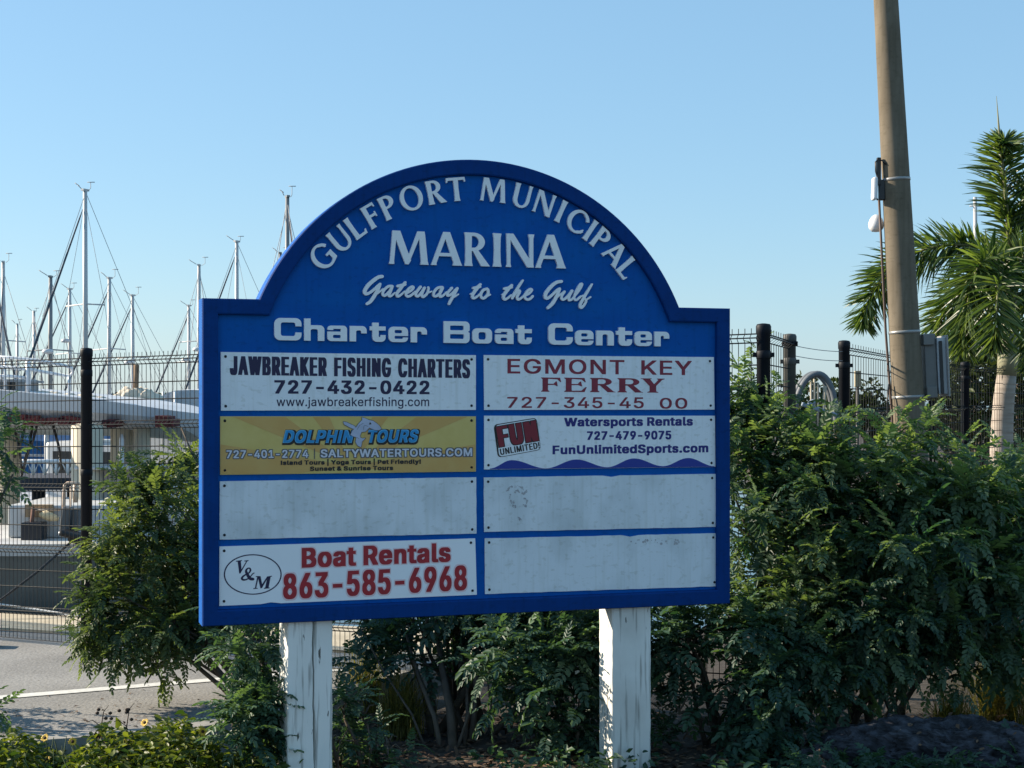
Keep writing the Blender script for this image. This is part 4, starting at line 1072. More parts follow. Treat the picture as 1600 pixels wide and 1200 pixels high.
# watersports panel
kw = dict(bold=(.078, .045), sx=1.02, gap=-.07)
print_line("lettering", R2, M_navyb, "Watersports Rentals", (880.8, 666.3), (1081.7, 664.9), 13.5, Y1, **kw)
print_line("lettering", R2, M_navyb, "727-479-9075", (916.4, 687.4), (1048, 686.4), 13.5, Y1, **kw)
print_line("lettering", R2, M_navyb, "FunUnlimitedSports.com", (862.6, 709.8), (1105.8, 706.6), 13.6, Y1, **kw)
wk = [(764.5, 732), (799, 718.8), (852, 731.7), (900, 717.8), (948, 729.9), (990, 716.1), (1035, 728.3), (1074.5, 715.5), (1115, 728.4)]
wp = []
for (xa, ya), (xb, yb) in zip(wk[:-1], wk[1:]):
    wp += [(xa + (xb - xa) * k / 10, ya + (yb - ya) * (.5 - .5 * math.cos(math.pi * k / 10)), 1) for k in range(10)]
wp.append((*wk[-1], 1))
b = MB()
lay(b, [('+', [(x, -y) for x, y, _ in wp] + [(1116, -729.3), (765, -733)])], um, Y1)
b.build("wave_print", M_wave, R2)
LB = lambda x, y: (755 + x / 11.43, 645 + y / 11.43)
box = [LB(175, 212), LB(945, 85), LB(1025, 660), LB(255, 803)]


def rounded(pts, r):
    out = []
    m = len(pts)
    for i in range(m):
        a, b_, c = Vector(pts[i - 1]), Vector(pts[i]), Vector(pts[(i + 1) % m])
        s, e = b_ + (a - b_).normalized() * r, b_ + (c - b_).normalized() * r
        for k in range(7):
            t = k / 6
            p = s * (1 - t) ** 2 + b_ * 2 * t * (1 - t) + e * t * t
            out.append((p.x, -p.y))
    return out


b = MB()
lay(b, [('+', rounded(box, 7))], um, Y1)
b.build("logo_frame", M_black, R2)
cen = sum((Vector(p) for p in box), Vector((0, 0))) / 4
b = MB()
lay(b, [('+', rounded([tuple(cen + (Vector(p) - cen) * .955 + Vector((.9, .1))) for p in box], 6))], um, Y2)
b.build("logo_plate", M_panel, R2)
for g_, m_, y_ in ((.035, M_black, Y3), (0, M_dred, Y4)):
    print_line("logo_lettering", R2, m_, "FUN", (779, 698.6), (841, 688.2), 31.6, y_, bold=(.085, .012), sx=.50, gap=-.03, shear_px=-5, grow=g_)
print_line("logo_lettering", R2, M_black, "UNLIMITED!", (781.3, 710.9), (843, 700.2), 9.6, Y3, bold=(.05, .015), sx=.66, gap=-.02, shear_px=-1.5)

# boat rental panel
for g_, m_, y_ in ((.055, M_pink, Y1), (0, M_red, Y2)):
    print_line("lettering_outline" if g_ else "lettering", L4, m_, "Boat Rentals", (471, 887), (703.5, 877.3), 31, y_, bold=(.08, .035), sx=.98, gap=-.06, capR=29.5, grow=g_)
    print_line("lettering_outline" if g_ else "lettering", L4, m_, "863-585-6968", (441.8, 936), (729, 921.5), 39.5, y_, bold=(.068, .025), sx=.86, gap=-.06, capR=38.5, grow=g_)
b = MB()
lay(b, [('+', [(x, -y) for x, y in ell(394.6, 897.3, 45.2, 31.6, 64)]), ('-', [(x, -y) for x, y in ell(394.6, 897.3, 43.2, 29.9, 64)])], um, Y1)
b.build("logo_oval", M_navy, L4)
VM = lambda pts: [(340 + x / 12, -(850 + y / 12)) for x, y in pts]
b = MB()
lay(b, [('+', VM([(340, 312), (452, 298), (452, 312), (432, 322), (445, 470), (530, 325), (498, 322), (500, 308), (580, 298), (575, 312), (550, 325), (425, 548), (402, 550), (372, 328), (342, 328)]))], um, Y1)
lay(b, [('+', VM([(712, 600), (800, 598), (832, 750), (925, 605), (1018, 592), (1012, 608), (990, 614), (952, 812), (974, 815), (972, 828), (862, 836), (864, 822), (888, 816), (920, 660), (828, 822), (800, 828),
                  (757, 650), (720, 822), (748, 822), (746, 834), (662, 840), (666, 826), (695, 822), (738, 618), (712, 614)]))], um, Y1)
amp = lambda pts, w: pen(VM(pts), [q / 12 for q in w])
lay(b, amp([(660, 655), (600, 640), (550, 560), (530, 500), (555, 458), (598, 452), (612, 490), (580, 540), (490, 590), (450, 640), (480, 668), (540, 660), (600, 620), (650, 560), (680, 540)],
           [50, 60, 55, 40, 24, 24, 34, 24, 28, 40, 36, 24, 20, 18, 18]), um, Y1 - .0002)
b.build("logo_lettering", M_navy, L4)
# scraped patch and grime on the blank panels
M_scr = mat("scraped grey patch", (0.30, 0.30, 0.33), rough=0.8, color2=(0.46, 0.46, 0.47), scale=40)
b = MB()
for i, pts in enumerate(([(790, 768), (798, 760), (812, 759), (822, 768), (818, 772), (808, 767), (796, 773)], [(795, 775), (800, 790), (804, 792), (800, 778)], [(818, 778), (823, 782), (821, 791), (818, 789)],
            [(808, 808), (813, 811), (810, 812)])):
    sh = []
    for (x, y), (x2, y2) in zip(pts[:-1], pts[1:]):
        for k in range(9):
            t_ = random.random()
            sh.append(('+', disc(x + (x2 - x) * t_ + random.uniform(-1.3, 1.3), -(y + (y2 - y) * t_) + random.uniform(-1.3, 1.3), random.uniform(.3, 1.5), 5)))
    lay(b, sh, um, Y1 - i * .0001)
b.build("scraped_patch", M_scr, R3)
b = MB()
for k in range(26):
    x, y = random.uniform(985, 1060), random.uniform(842, 850)
    lay(b, [('+', disc(x, -y, random.uniform(.6, 2.2), 7))], um, Y1 - k * .00002)
b.build("scraped_patch", M_scr, R4)

# ------------------------------------------------------------------ fences of welded wire
M_wire = mat("dark green wire coating", (0.012, 0.017, 0.020), rough=0.6, spec=0.2)
M_fpost = mat("black post coating", (0.007, 0.009, 0.014), rough=0.55, spec=0.2, var=0.3, scale=6)
PERIOD = 0.405


def wire_panel(root, a, b, ztop_a, ztop_b, zbot=0.05, pitch=0.034, r=0.0021):
    a, b = Vector(a), Vector(b)
    d = b - a
    L = d.length
    d2 = d / L
    nrm = Vector((d2.y, -d2.x))
    if nrm.y > 0:
        nrm = -nrm
    mb = MB()

    def levels(zt):
        lv = [(zt, 0)]
        z = zt - 0.03
        rows = []
        while z > zbot + 0.1:
            rows.append((z, 'fold'))
            rows.append((z - 0.162, 'w'))
            rows.append((z - 0.270, 'w'))
            z -= PERIOD
        return rows
    n = int(L / pitch)
    for i in range(n + 1):
        t = i / n
        p = a.lerp(b, t)
        zt = ztop_a + (ztop_b - ztop_a) * t
        pts = [(p.x, p.y, zt)]
        for z, k in levels(zt):
            if k == 'fold':
                pts += [(p.x, p.y, z), (p.x + nrm.x * .03, p.y + nrm.y * .03, z - .022), (p.x, p.y, z - .046)]
        pts.append((p.x, p.y, zbot))
        mb.tube(pts, r, n=4, cap=False, smooth=False)
    for z, k in levels(ztop_a):
        dz = ztop_b - ztop_a
        for off, out in (((0, 0), (-.022, .03), (-.046, 0)) if k == 'fold' else ((0, 0),)):
            q = nrm * out
            mb.tube([(a.x + q.x, a.y + q.y, z + off), (b.x + q.x, b.y + q.y, z + off + dz)], r * 1.7, n=4, cap=False, smooth=False)
    mb.tube([(a.x, a.y, zbot), (b.x, b.y, zbot)], r * 1.1, n=4, cap=False, smooth=False)
    return part(mb, "wire_panel", M_wire, root)


def fence_post(root, x, y, ztop, r=0.036, m=None, ears=True):
    mb = MB()
    mb.lathe((x, y, 0), [(r, -0.2), (r, ztop - .055), (r * 1.1, ztop - .05), (r * 1.12, ztop - .012), (r * .95, ztop), (r * .3, ztop + .004)], n=16)
    o = part(mb, "fence_post", m or M_fpost, root)
    for zc in (ztop - .16, ztop - .80, ztop - 1.45):
        c = MB()
        c.lathe((x, y, zc), [(r * 1.0, -.022), (r * 1.07, -.018), (r * 1.07, .018), (r * 1.0, .022)], n=16)
        if ears:
            c.box((x + r * 1.2, y, zc), (.026, .014, .024))
            c.box((x - r * 1.2, y, zc), (.026, .014, .024))
        k = part(c, "clamp", m or M_fpost, root)
        k.parent = o
    return o


def fl(x):
    return 10.2 - 2.2 * (x + 3.4) / 4.71


def ft(x):
    return 1.90 + (x + 3.4) * 0.019


XA = 1.31
f1 = thing("wire_fence", "long dark wire mesh fence running behind the blue sign", "fence", (-2.74, fl(-2.74), 0))
px_ = [-7.6, -5.17, -2.74, -0.31, XA]
for a, b_ in zip(px_[:-1], px_[1:]):
    wire_panel(f1, (a + .03, fl(a)), (b_ - .03, fl(b_)), ft(a) - .015, ft(b_) - .015, zbot=0.03)
for x in px_[:-1]:
    fence_post(f1, x, fl(x), ft(x) + .02, ears=False)
fence_post(f1, XA, fl(XA), 1.995)
A = Vector((XA, fl(XA)))
Bp = Vector(((1234 - CX) / F * 9.0, 9.0))
Cp = Vector(((1319 - CX) / F * 10.0, 10.0))
Dp = Vector(((1402 - CX) / F * 12.3, 12.3))
Ep = Vector(((1508 - CX) / F * 15.6, 15.6))
Fp = Vector(((1640 - CX) / F * 19.0, 19.0))
Gp = Vector(((1800 - CX) / F * 22.0, 22.0))
M_gpost = mat("faded grey post coating", (0.055, 0.055, 0.050), rough=0.6, var=0.3, scale=9)
f2 = thing("wire_fence", "short return of wire fence ending in a weathered grey post beside the gate gap", "fence", (Bp.x, Bp.y, 0))
wire_panel(f2, A, Bp, 1.98, 1.975, pitch=.09, r=.0020)
fence_post(f2, Bp.x, Bp.y, 1.985, m=M_gpost)
mb = MB()
mb.tube([(Bp.x + .036 * math.cos(t) * (1.25 if i % 2 else 1.15), Bp.y + .036 * math.sin(t) * 1.2, 1.93 + .012 * math.sin(i * 1.7)) for i, t in enumerate(np.linspace(0, 12, 40))], .005, n=5)
part(mb, "cable_wrap", M_fpost, f2)
mb = MB()
for z0, z1 in ((1.925, 1.915), (1.865, 1.855)):
    pts = []
    for k in range(13):
        t = k / 12
        p = Bp.lerp(Cp, t)
        pts.append((p.x, p.y, z0 + (z1 - z0) * t - .01 * 4 * t * (1 - t)))
    mb.tube(pts, .0022, n=4)
part(mb, "barrier_wire", mat("grey wire", (.22, .24, .26), rough=.5), f2)
f3 = thing("wire_fence", "wire fence running away to the right behind the concrete pole and palm", "fence", (Cp.x, Cp.y, 0))
for a, b_ in ((Cp, Dp), (Dp, Ep), (Ep, Fp), (Fp, Gp)):
    wire_panel(f3, a, b_, 1.975, 1.975, pitch=.11, r=.0021)
for q_ in (Cp, Dp, Ep, Fp, Gp):
    fence_post(f3, q_.x, q_.y, 1.985, r=.036 if q_.y < 15 else .042)

mb = MB().box((-3.93, 9.90, .045), (1.2, .13, .09), 0.05, bev=.02)
tag(mb.build("wheel_stop", M_kerb), "low concrete wheel stop on the asphalt at the left edge, below the wire fence", "wheel stop")

# ------------------------------------------------------------------ concrete utility pole
M_conc = mat("spun concrete", (0.130, 0.106, 0.072), rough=0.9, color2=(0.18, 0.15, 0.108), scale=7, bump=0.15, stretch=(1, 1, .5), detail=9)
add_streaks(M_conc, 21.0, lo=.45, hi=.75, fac=.74)
M_band = mat("steel band", (0.30, 0.30, 0.29), rough=0.35, metal=0.3)
M_cond = mat("brown conduit", (0.10, 0.065, 0.05), rough=0.6)
M_box = mat("grey cabinet paint", (0.16, 0.155, 0.145), rough=0.55, var=.12, scale=6)
M_boxl = mat("pale cabinet paint", (0.50, 0.51, 0.52), rough=0.4)
M_whitep = mat("white plastic", (0.75, 0.76, 0.78), rough=0.35)
M_dark = mat("dark plastic", (0.015, 0.015, 0.017), rough=0.4)
PYD = 10.5


def pole_c(py):
    return P(1384.2 + (1421 - 1384.2) * py / 660, py, PYD)


def pole_r(py):
    return (37.5 + (50 - 37.5) * py / 660) / 2 / F * PYD


pole = thing("utility_pole", "tall tan concrete pole leaning left, with boxes and bands", "pole", (P(1436, 0, PYD).x, PYD, 0))
pys = [990, 660, 500, 330, 160, 0, -200, -500, -900]
mb = MB()
mb.tube([pole_c(p) for p in pys], [pole_r(p) for p in pys], n=40)
part(mb, "shaft", M_conc, pole)
for py in (281, 519, 620):
    c, r = pole_c(py), pole_r(py)
    ax = (pole_c(py - 10) - c).normalized()
    mb = MB()
    mb.tube([c - ax * .010, c - ax * .0085, c + ax * .0085, c + ax * .010], [r + .001, r + .004, r + .004, r + .001], n=40, cap=False)
    part(mb, "steel_band", M_band, pole)


def on_pole(px, py, dy=0.0):
    return P(px, py, PYD + dy)


mb = MB()
mb.tube([on_pole(1373.5, 312, .01), on_pole(1378, 400, .01), on_pole(1384, 520, .01), on_pole(1390, 600, .01), on_pole(1393, 640, .01), on_pole(1395, 668, .01), on_pole(1402, 740, .01)], .0085, n=8)
part(mb, "conduit", M_cond, pole)
mb = MB()
mb.tube([on_pole(1389, 600, -.03), on_pole(1386, 630, -.045), on_pole(1388, 655, -.045), on_pole(1394, 672, -.02)], .006, n=6)
part(mb, "cable", M_dark, pole)
mb = MB()
mb.tube([on_pole(1384, 257, -.06), on_pole(1379, 251, -.05), on_pole(1372, 249, -.04), on_pole(1368, 253, -.04), on_pole(1368.5, 268, -.04), on_pole(1373, 284, -.03), on_pole(1375, 312, -.02), on_pole(1371, 312.5, -.02), on_pole(1368.5, 306, -.02)], .006, n=6)
mb.box(on_pole(1373, 268, -.03), (.028, .03, .19), bev=.006)
mb.box(on_pole(1377.5, 297, -.02), (.042, .04, .14), bev=.006)
mb.box(on_pole(1382, 290, -.01), (.05, .05, .05), bev=.006)
part(mb, "antenna_bracket", M_dark, pole)
mb = MB().box(on_pole(1366.3, 295, -.03), (.032, .075, .155), Matrix.Rotation(R(2), 4, 'Y'), bev=.012)
part(mb, "antenna_panel", M_whitep, pole)
mb = MB()
c = on_pole(1369, 350, .11)
for i in range(1):
    mb.lathe(c, [(.001, -.056), (.03, -.052), (.05, -.03), (.054, 0), (.045, .03), (.03, .052), (.012, .064), (.001, .066)], n=20)
mb.tube([c, c + Vector((.08, 0, .0))], .018, n=8)
part(mb, "dome_camera", M_whitep, pole)
RB = Matrix.Rotation(R(-2.5), 4, 'Y')
mb = MB().box(on_pole(1451, 572, .02), (.078, .12, .44), RB, bev=.006)
mb.box(on_pole(1447.5, 531, -.005), (.072, .125, .075), RB, bev=.005).box(on_pole(1453, 613, -.005), (.072, .125, .075), RB, bev=.005)
part(mb, "mounting_box", M_box, pole)
mb = MB().box(on_pole(1466, 572, .05), (.060, .20, .385), RB, bev=.004)
part(mb, "equipment_cabinet", M_boxl, pole)
mb = MB().box(on_pole(1474.5, 572, .03), (.010, .24, .415), RB, bev=.003)
part(mb, "cabinet_door", mat("cabinet door grey", (.30, .29, .28), rough=.5), pole)
mb = MB().box(on_pole(1471, 574, -.06), (.022, .010, .36), RB, bev=.002)
part(mb, "door_seal", M_dark, pole)
mb = MB()
mb.tube([on_pole(1453, 626, .02), on_pole(1453.5, 660, .02), on_pole(1455, 760, .03)], .010, n=8)
mb.tube([on_pole(1458, 626, .02), on_pole(1459, 650, .02), on_pole(1461, 760, .03)], .007, n=8)
part(mb, "conduit", M_dark, pole)

# ------------------------------------------------------------------ boats
M_alu = mat("anodised mast", (0.50, 0.50, 0.50), rough=0.45, metal=0.15)
M_alud = mat("weathered mast", (0.20, 0.21, 0.22), rough=0.5)
M_stay = mat("steel stay", (0.26, 0.27, 0.29), rough=0.5)
M_jib = mat("furled sail cover", (0.055, 0.068, 0.09), rough=0.8)
M_gel = mat("white gelcoat", (0.55, 0.56, 0.57), rough=0.3, var=.05, scale=2)
M_gelg = mat("chalky grey gelcoat", (0.52, 0.54, 0.57), rough=0.45, var=.08, scale=2)
M_hullb = mat("blue hull paint", (0.02, 0.05, 0.16), rough=0.3)
M_canb = mat("blue canvas", (0.012, 0.075, 0.19), rough=0.9, var=.25, scale=8)
M_canw = mat("cream canvas", (0.58, 0.52, 0.42), rough=0.9, var=.15, scale=6)
M_cang = mat("grey canvas", (0.48, 0.51, 0.55), rough=0.9, var=.1, scale=6)
M_glassd = mat("dark window", (0.02, 0.025, 0.03), rough=0.1)
M_teak = mat("teak", (0.22, 0.13, 0.07), rough=0.7, var=.2, scale=12, stretch=(1, 6, 1))


def hull_mesh(L, B, z0, z1, bow=1.0, bottom=0.5):
    """Boat hull along +x: pointed bow, broad transom, sheer rising forward."""
    mb = MB()
    ns = 18
    vs = []
    for i in range(ns + 1):
        t = i / ns
        x = -L / 2 + L * t
        w = B / 2 * (0.72 + 0.28 * math.sin(min(t / .55, 1) * math.pi / 2)) * (1 - max(0, (t - .5) / .5) ** 2.2 * .985)
        zs = z1 + (z1 - z0) * .28 * max(0, t - .35) ** 1.5
        zb = z0 - bottom * (1 - t ** 3)
        rake = .09 * L * max(0, t - .6) / .4
        prof = [(-w, zs, rake), (-w * .97, z0 + (zs - z0) * .55, rake * .7), (-w * .86, z0, rake * .2), (0, zb, 0), (w * .86, z0, rake * .2), (w * .97, z0 + (zs - z0) * .55, rake * .7), (w, zs, rake)]
        vs += [(x + rk, y, z) for y, z, rk in prof]
    m = 7
    fs = []
    for i in range(ns):
        for k in range(m - 1):
            fs.append((i * m + k, i * m + k + 1, (i + 1) * m + k + 1, (i + 1) * m + k))
        fs.append((i * m, (i + 1) * m, (i + 1) * m + 6, i * m + 6))
    fs.append(tuple(range(m)))
    mb.add(vs, fs, False)
    return mb


def sailboat(px, pty, Y, dj, label, dark=False, hullm=None, cover=None, spread=None, masttilt=0.0, jibm=None, backdx=None, mr=1.0):
    """dj: how many pixels left (-) or right (+) of the mast foot the forestay lands, at photo row 640."""
    top = P(px, pty, Y)
    fx = (px + masttilt - CX) / F * Y
    Jl = 3.3
    dxm = dj / F * Y * 1.15
    cosA = max(-0.98, min(0.98, dxm / Jl))
    ang = -math.acos(cosA)                               # bow towards the camera side
    root = thing("sailboat", label, "sailboat", (fx, Y, -.95), ang, "sailboats moored in the marina basin")
    hd = Vector((math.cos(ang), math.sin(ang), 0))
    H = top.z + .95                                       # mast head above water

    def loc(mb, name, m, parent=root):
        o = mb.build(name, m, parent)
        return o
    hl = hull_mesh(8.6, 2.7, .25, 1.05)
    hl.v = [(x - .8, y, z) for x, y, z in hl.v]
    loc(hl, "hull", hullm or M_gel)
    cb = MB()
    vs = []
    for x, w, z in ((-2.6, .75, 1.1), (-2.5, .72, 1.5), (.9, .55, 1.48), (1.9, .35, 1.2)):
        vs += [(x, -w, 1.0), (x, -w * .85, z), (x, w * .85, z), (x, w, 1.0)]
    cb.add(vs, [(i * 4 + k, i * 4 + k + 1, (i + 1) * 4 + k + 1, (i + 1) * 4 + k) for i in range(3) for k in range(3)] + [(0, 1, 2, 3), (12, 13, 14, 15)])
    cab = loc(cb, "cabin", M_gel)
    wb = MB()
    for s in (-1, 1):
        for x in (-1.9, -.9, .1):
            wb.box((x, s * .665, 1.27), (.6, .03, .14), bev=.01)
    loc(wb, "window", M_glassd, cab)
    r = .075 * mr
    tl = Vector((top.x - fx, 0, H))
    # mast leans within the picture a little: express in boat axes
    inv = Matrix.Rotation(-ang, 4, 'Z')
    tv = inv @ Vector((top.x - fx, 0, 0))
    head = Vector((tv.x, tv.y, H))
    mm = M_alud if dark else M_alu
    b = MB()
    b.tube([(0, 0, 1.2), (head.x * .5, head.y * .5, H * .5 + .6), head], [r, r, r * .8], n=10)
    b.box(head + Vector((0, 0, .02)), (.24, .10, .06))
    mast = loc(b, "mast", mm)
    v = MB()
    a = inv @ Vector((1, 0, 0))
    hw = random.uniform(.18, .36)
    e = head + a * (-hw * .9) + Vector((0, 0, .18))
    v.tube([head + a * -.1 + Vector((0, 0, .05)), e], .012, n=4)
    v.tube([e + a * -.07 + Vector((0, 0, .05)), e + a * .06 + Vector((0, 0, -.04))], .012, n=4)
    e2 = head + a * random.uniform(.10, .25) + Vector((0, 0, random.uniform(.15, .34)))
    v.tube([head + a * .1, (e2.x, e2.y, head.z + .08), e2], .009, n=4)
    v.tube([e2 - a * .10, e2 + a * .12], .012, n=4)
    loc(v, "wind_vane", M_stay, mast)
    s = MB()
    for q in ((.55,) if H < 9.5 else (.42, .70)):
        z = 1.2 + (H - 1.2) * q
        c = head * q
        s.tube([(c.x, c.y - .75, z), (c.x, c.y, z + .05), (c.x, c.y + .75, z)], .022, n=5)
    loc(s, "spreader", mm, mast)
    if random.random() < .3:
        rd_ = MB()
        rd_.lathe((.25, 0, 1.2 + (H - 1.2) * random.uniform(.5, .68)), [(.02, -.08), (.17, -.06), (.19, 0), (.15, .07), (.02, .09)], n=14)
        loc(rd_, "radar_dome", M_gel, mast)
    g = MB()
    bow, stern = Vector((Jl, 0, 1.35)), Vector((-4.6, 0, 1.2))
    g.tube([bow, head - Vector((0, 0, .1))], .011, n=4)
    g.tube([stern, head], .011, n=4)
    for sgn in (-1, 1):
        q = .55 if H < 9.5 else .42
        g.tube([(-.2, sgn * 1.25, 1.1), (head.x * q - 0, head.y * q + sgn * .75, 1.2 + (H - 1.2) * q), head - Vector((0, 0, .3))], .009, n=4)
        g.tube([(-.5, sgn * 1.22, 1.1), (head.x * .5, head.y * .5 + sgn * .05, 1.2 + (H - 1.2) * q)], .009, n=4)
    loc(g, "rigging", M_stay)
    if dj:
        j = MB()
        hj = head - Vector((0, 0, .35))
        pts = [bow.lerp(hj, t) for t in (0.02, .15, .4, .7, .93, .97)]
        j.tube(pts, [.018, .034, .034, .030, .022, .010], n=8)
        loc(j, "furled_jib", jibm or M_jib)
    bo = MB()
    bo.tube([(-.1, 0, 2.1), (-3.4, 0, 2.15)], .055, n=8)
    boom = loc(bo, "boom", mm)
    sc = MB()
    pts = [(-.05, 0, 2.75), (-.25, 0, 2.45), (-1.0, 0, 2.36), (-2.2, 0, 2.30), (-3.3, 0, 2.22)]
    sc.tube(pts, [.08, .16, .19, .16, .08], n=10)
    loc(sc, "sail_cover", cover or M_canb, boom)
    ra = MB()
    for sgn in (-1, 1):
        pl = [(3.4, 0, 1.75), (2.5, sgn * .55, 1.7), (.5, sgn * 1.15, 1.65), (-2, sgn * 1.25, 1.65), (-4.6, sgn * .95, 1.7)]
        ra.tube(pl, .014, n=4)
        for p in pl:
            ra.tube([(p[0], p[1], 1.1), p], .014, n=4)
    loc(ra, "lifelines", M_stay)
    return root


BO = [
    (133, 298, 45, -71, "sailboat with the tallest bare mast, rising from the fence post left of the sign", {}),
    (449, 308, 47, 60, "sailboat whose tall mast ends just left of the sign's arch", dict(dark=True)),
    (370, 378, 55, -70, "sailboat with a mid height mast above the sign's left shoulder", {}),
    (311, 415, 58, 0, "sailboat whose mast touches the sign's upper left corner", {}),
    (295, 478, 66, -43, "sailboat with a short mast close beside the sign's left edge, dark furled jib", {}),
    (207, 462, 60, -50, "sailboat with a dark furled jib midway between the fence post and the sign", dict(cover=None)),
    (171, 435, 56, -52, "sailboat with mast just right of the black fence post", {}),
    (109, 452, 62, -50, "sailboat with mast just left of the tallest mast, dark furled jib", {}),
    (79, 433, 50, 0, "sailboat with the dark grey mast left of the tallest mast", dict(dark=True)),
    (53, 487, 72, 45, "small sailboat with a thin low mast, second of the short masts from the left", {}),
    (27, 507, 78, 26, "sailboat with the lowest mast in the row at the left", {}),
    (5, 410, 54, 32, "sailboat with a pale mast at the left edge of the view", {}),
    (-42, 262, 45, 110, "sailboat just beyond the left edge with its stays crossing into view", dict(jibm=None)),
    (438, 396, 60, 0, "sailboat with a dark mast top beside the taller mast at the arch", dict(dark=True)),
]
hm = [None, None, M_hullb, None, M_hullb, None, None]
for i, (px, pty, Y, dj, lab, kw) in enumerate(BO):
    sailboat(px, pty, Y, dj, lab, hullm=hm[i % 7], cover=[M_canb, M_canw, M_canb, M_cang][i % 4], masttilt=random.uniform(-1.5, 1.5), **{k: v for k, v in kw.items() if v is not None and k != 'cover'})

# blue-hulled boat and a covered boat seen under the lifted hull
t = thing("covered_boat", "boat under a bright blue tarpaulin seen below the lifted white hull", "boat", (P(75, 0, 24).x, 24, -.95), R(12), )
hull_mesh(6.5, 2.3, .3, 1.25).build("hull", M_gel, t)
mb = MB()
vs = []
for x, w, z in ((-3.1, 1.0, 1.3), (-2.4, 1.0, 1.75), (-.8, .95, 2.35), (.9, .85, 2.1), (2.4, .5, 1.7), (3.3, .1, 1.5)):
    vs += [(x, -w * 1.08, 1.15), (x, -w * .8, 1.2 + (z - 1.2) * .7), (x, 0, z), (x, w * .8, 1.2 + (z - 1.2) * .7), (x, w * 1.08, 1.15)]
mb.add(vs, [(i * 5 + k, i * 5 + k + 1, (i + 1) * 5 + k + 1, (i + 1) * 5 + k) for i in range(5) for k in range(4)])
mb.build("tarpaulin", M_canb, t)

# ---- white boat hanging on a boat lift, just beyond the fence
LY = 13.2
z_ = lambda py: EYE + (HY - py) / F * LY
lift = thing("lifted_boat", "white boat raised on a lift behind the wire fence with dark red bottom paint", "boat", (P(60, 0, LY).x, LY, z_(655)))
mb = MB()
st = [(-130, 600, 628, 652, .0), (-40, 606, 632, 655, .0), (60, 615, 640, 656, 0), (150, 624, 645, 658, .02), (215, 634, 650, 662, .10), (262, 643, 656, 668, .35), (285, 648, 660, 669, .72)]
vs = []
for px, a, c, d, nar in st:
    x = (px - CX) / F * LY
    w = 1.15 * (1 - nar)
    yc = LY + 1.15
    vs += [(x, yc - w, z_(a)), (x, yc - w * .985, z_(c)), (x, yc - w * .90, z_(d)), (x, yc, z_(d) - .16), (x, yc + w * .9, z_(d)), (x, yc + w, z_(a))]
m_ = 6
fs = [(i * m_ + k, i * m_ + k + 1, (i + 1) * m_ + k + 1, (i + 1) * m_ + k) for i in range(len(st) - 1) for k in range(m_ - 1)]
fs += [(i * m_, (i + 1) * m_, (i + 1) * m_ + 5, i * m_ + 5) for i in range(len(st) - 1)]
fs += [tuple(range(m_)), tuple(range((len(st) - 1) * m_, len(st) * m_))]
mb.add(vs, fs)
part(mb, "hull", M_gelg, lift)
M_antif = mat("dark red bottom paint", (0.11, 0.018, 0.018), rough=0.8, var=.35, scale=14)
for xa, xb, py, h in ((-60, 70, 652, .05), (18, 62, 650, .035), (60, 126, 656, .05), (95, 130, 653, .03), (162, 186, 660, .06), (244, 270, 658, .09)):
    a, b_ = P(xa, py, LY + .05), P(xb, py + (xb - xa) * .05, LY + .05)
    mb = MB()
    for k in range(4):
        p = a.lerp(b_, (k + .5) / 4)
        mb.box((p.x, p.y + .12 + random.uniform(-.02, .02), p.z + random.uniform(-.008, .008)), ((b_ - a).length / 4 + .01, .3, h * random.uniform(.7, 1.2)), bev=.006)
    part(mb, "bunk_pad", M_antif, lift)
mb = MB()
mb.tube([P(-30, 556, LY + .4), P(20, 559, LY + .35), P(60, 563, LY + .3), P(100, 571, LY + .3), P(112, 575, LY + .35), P(114, 582, LY + .4), P(108, 588, LY + .4), P(80, 583, LY + .3), P(50, 578, LY + .3), P(-30, 569, LY + .3)], .014, n=8)
mb.tube([P(-30, 586, LY + .3), P(20, 588, LY + .3), P(40, 590, LY + .3)], .013, n=8)
for px, a, b_ in ((44, 563, 612), (108, 588, 618), (-20, 557, 608), (8, 560, 608)):
    mb.tube([P(px, a, LY + .3), P(px, b_, LY + .3)], .012 if px != 44 else .022, n=8)
part(mb, "bow_rail", M_whitep, lift)
mb = MB().box(P(-14, 603, LY + .75), (.66, .7, .12), bev=.02).box(P(-14, 596, LY + .75), (.72, .8, .02))
cabn = part(mb, "console", mat("grey console", (.22, .24, .26), rough=.5), lift)
mb = MB().box(P(19, 602, LY + .38), (.06, .02, .075))
part(mb, "console_window", M_glassd, lift)
mb = MB()
random.seed(3)
for k in range(16):
    p = P(60 + k * 7, 616 + k * .7 - random.uniform(0, 3), LY + .7)
    mb.lathe((p.x, p.y, p.z - .02), [(.001, -.05), (.06, -.03), (.07, .01), (.04, .04), (.001, .05)], n=9)
part(mb, "bundled_lines", M_canw, lift)
mb = MB()
for xa, ya, xb, yb in ((22, 668, 34, 740), (52, 655, 33, 745), (40, 662, 22, 715), (60, 655, 38, 720), (83, 665, 96, 735), (118, 655, 120, 640)):
    mb.tube([P(xa, ya, LY + .4), P((xa + xb) / 2 + 3, (ya + yb) / 2, LY + .4), P(xb, yb, LY + .4)], .012, n=5)
part(mb, "hanging_rope", M_dark, lift)

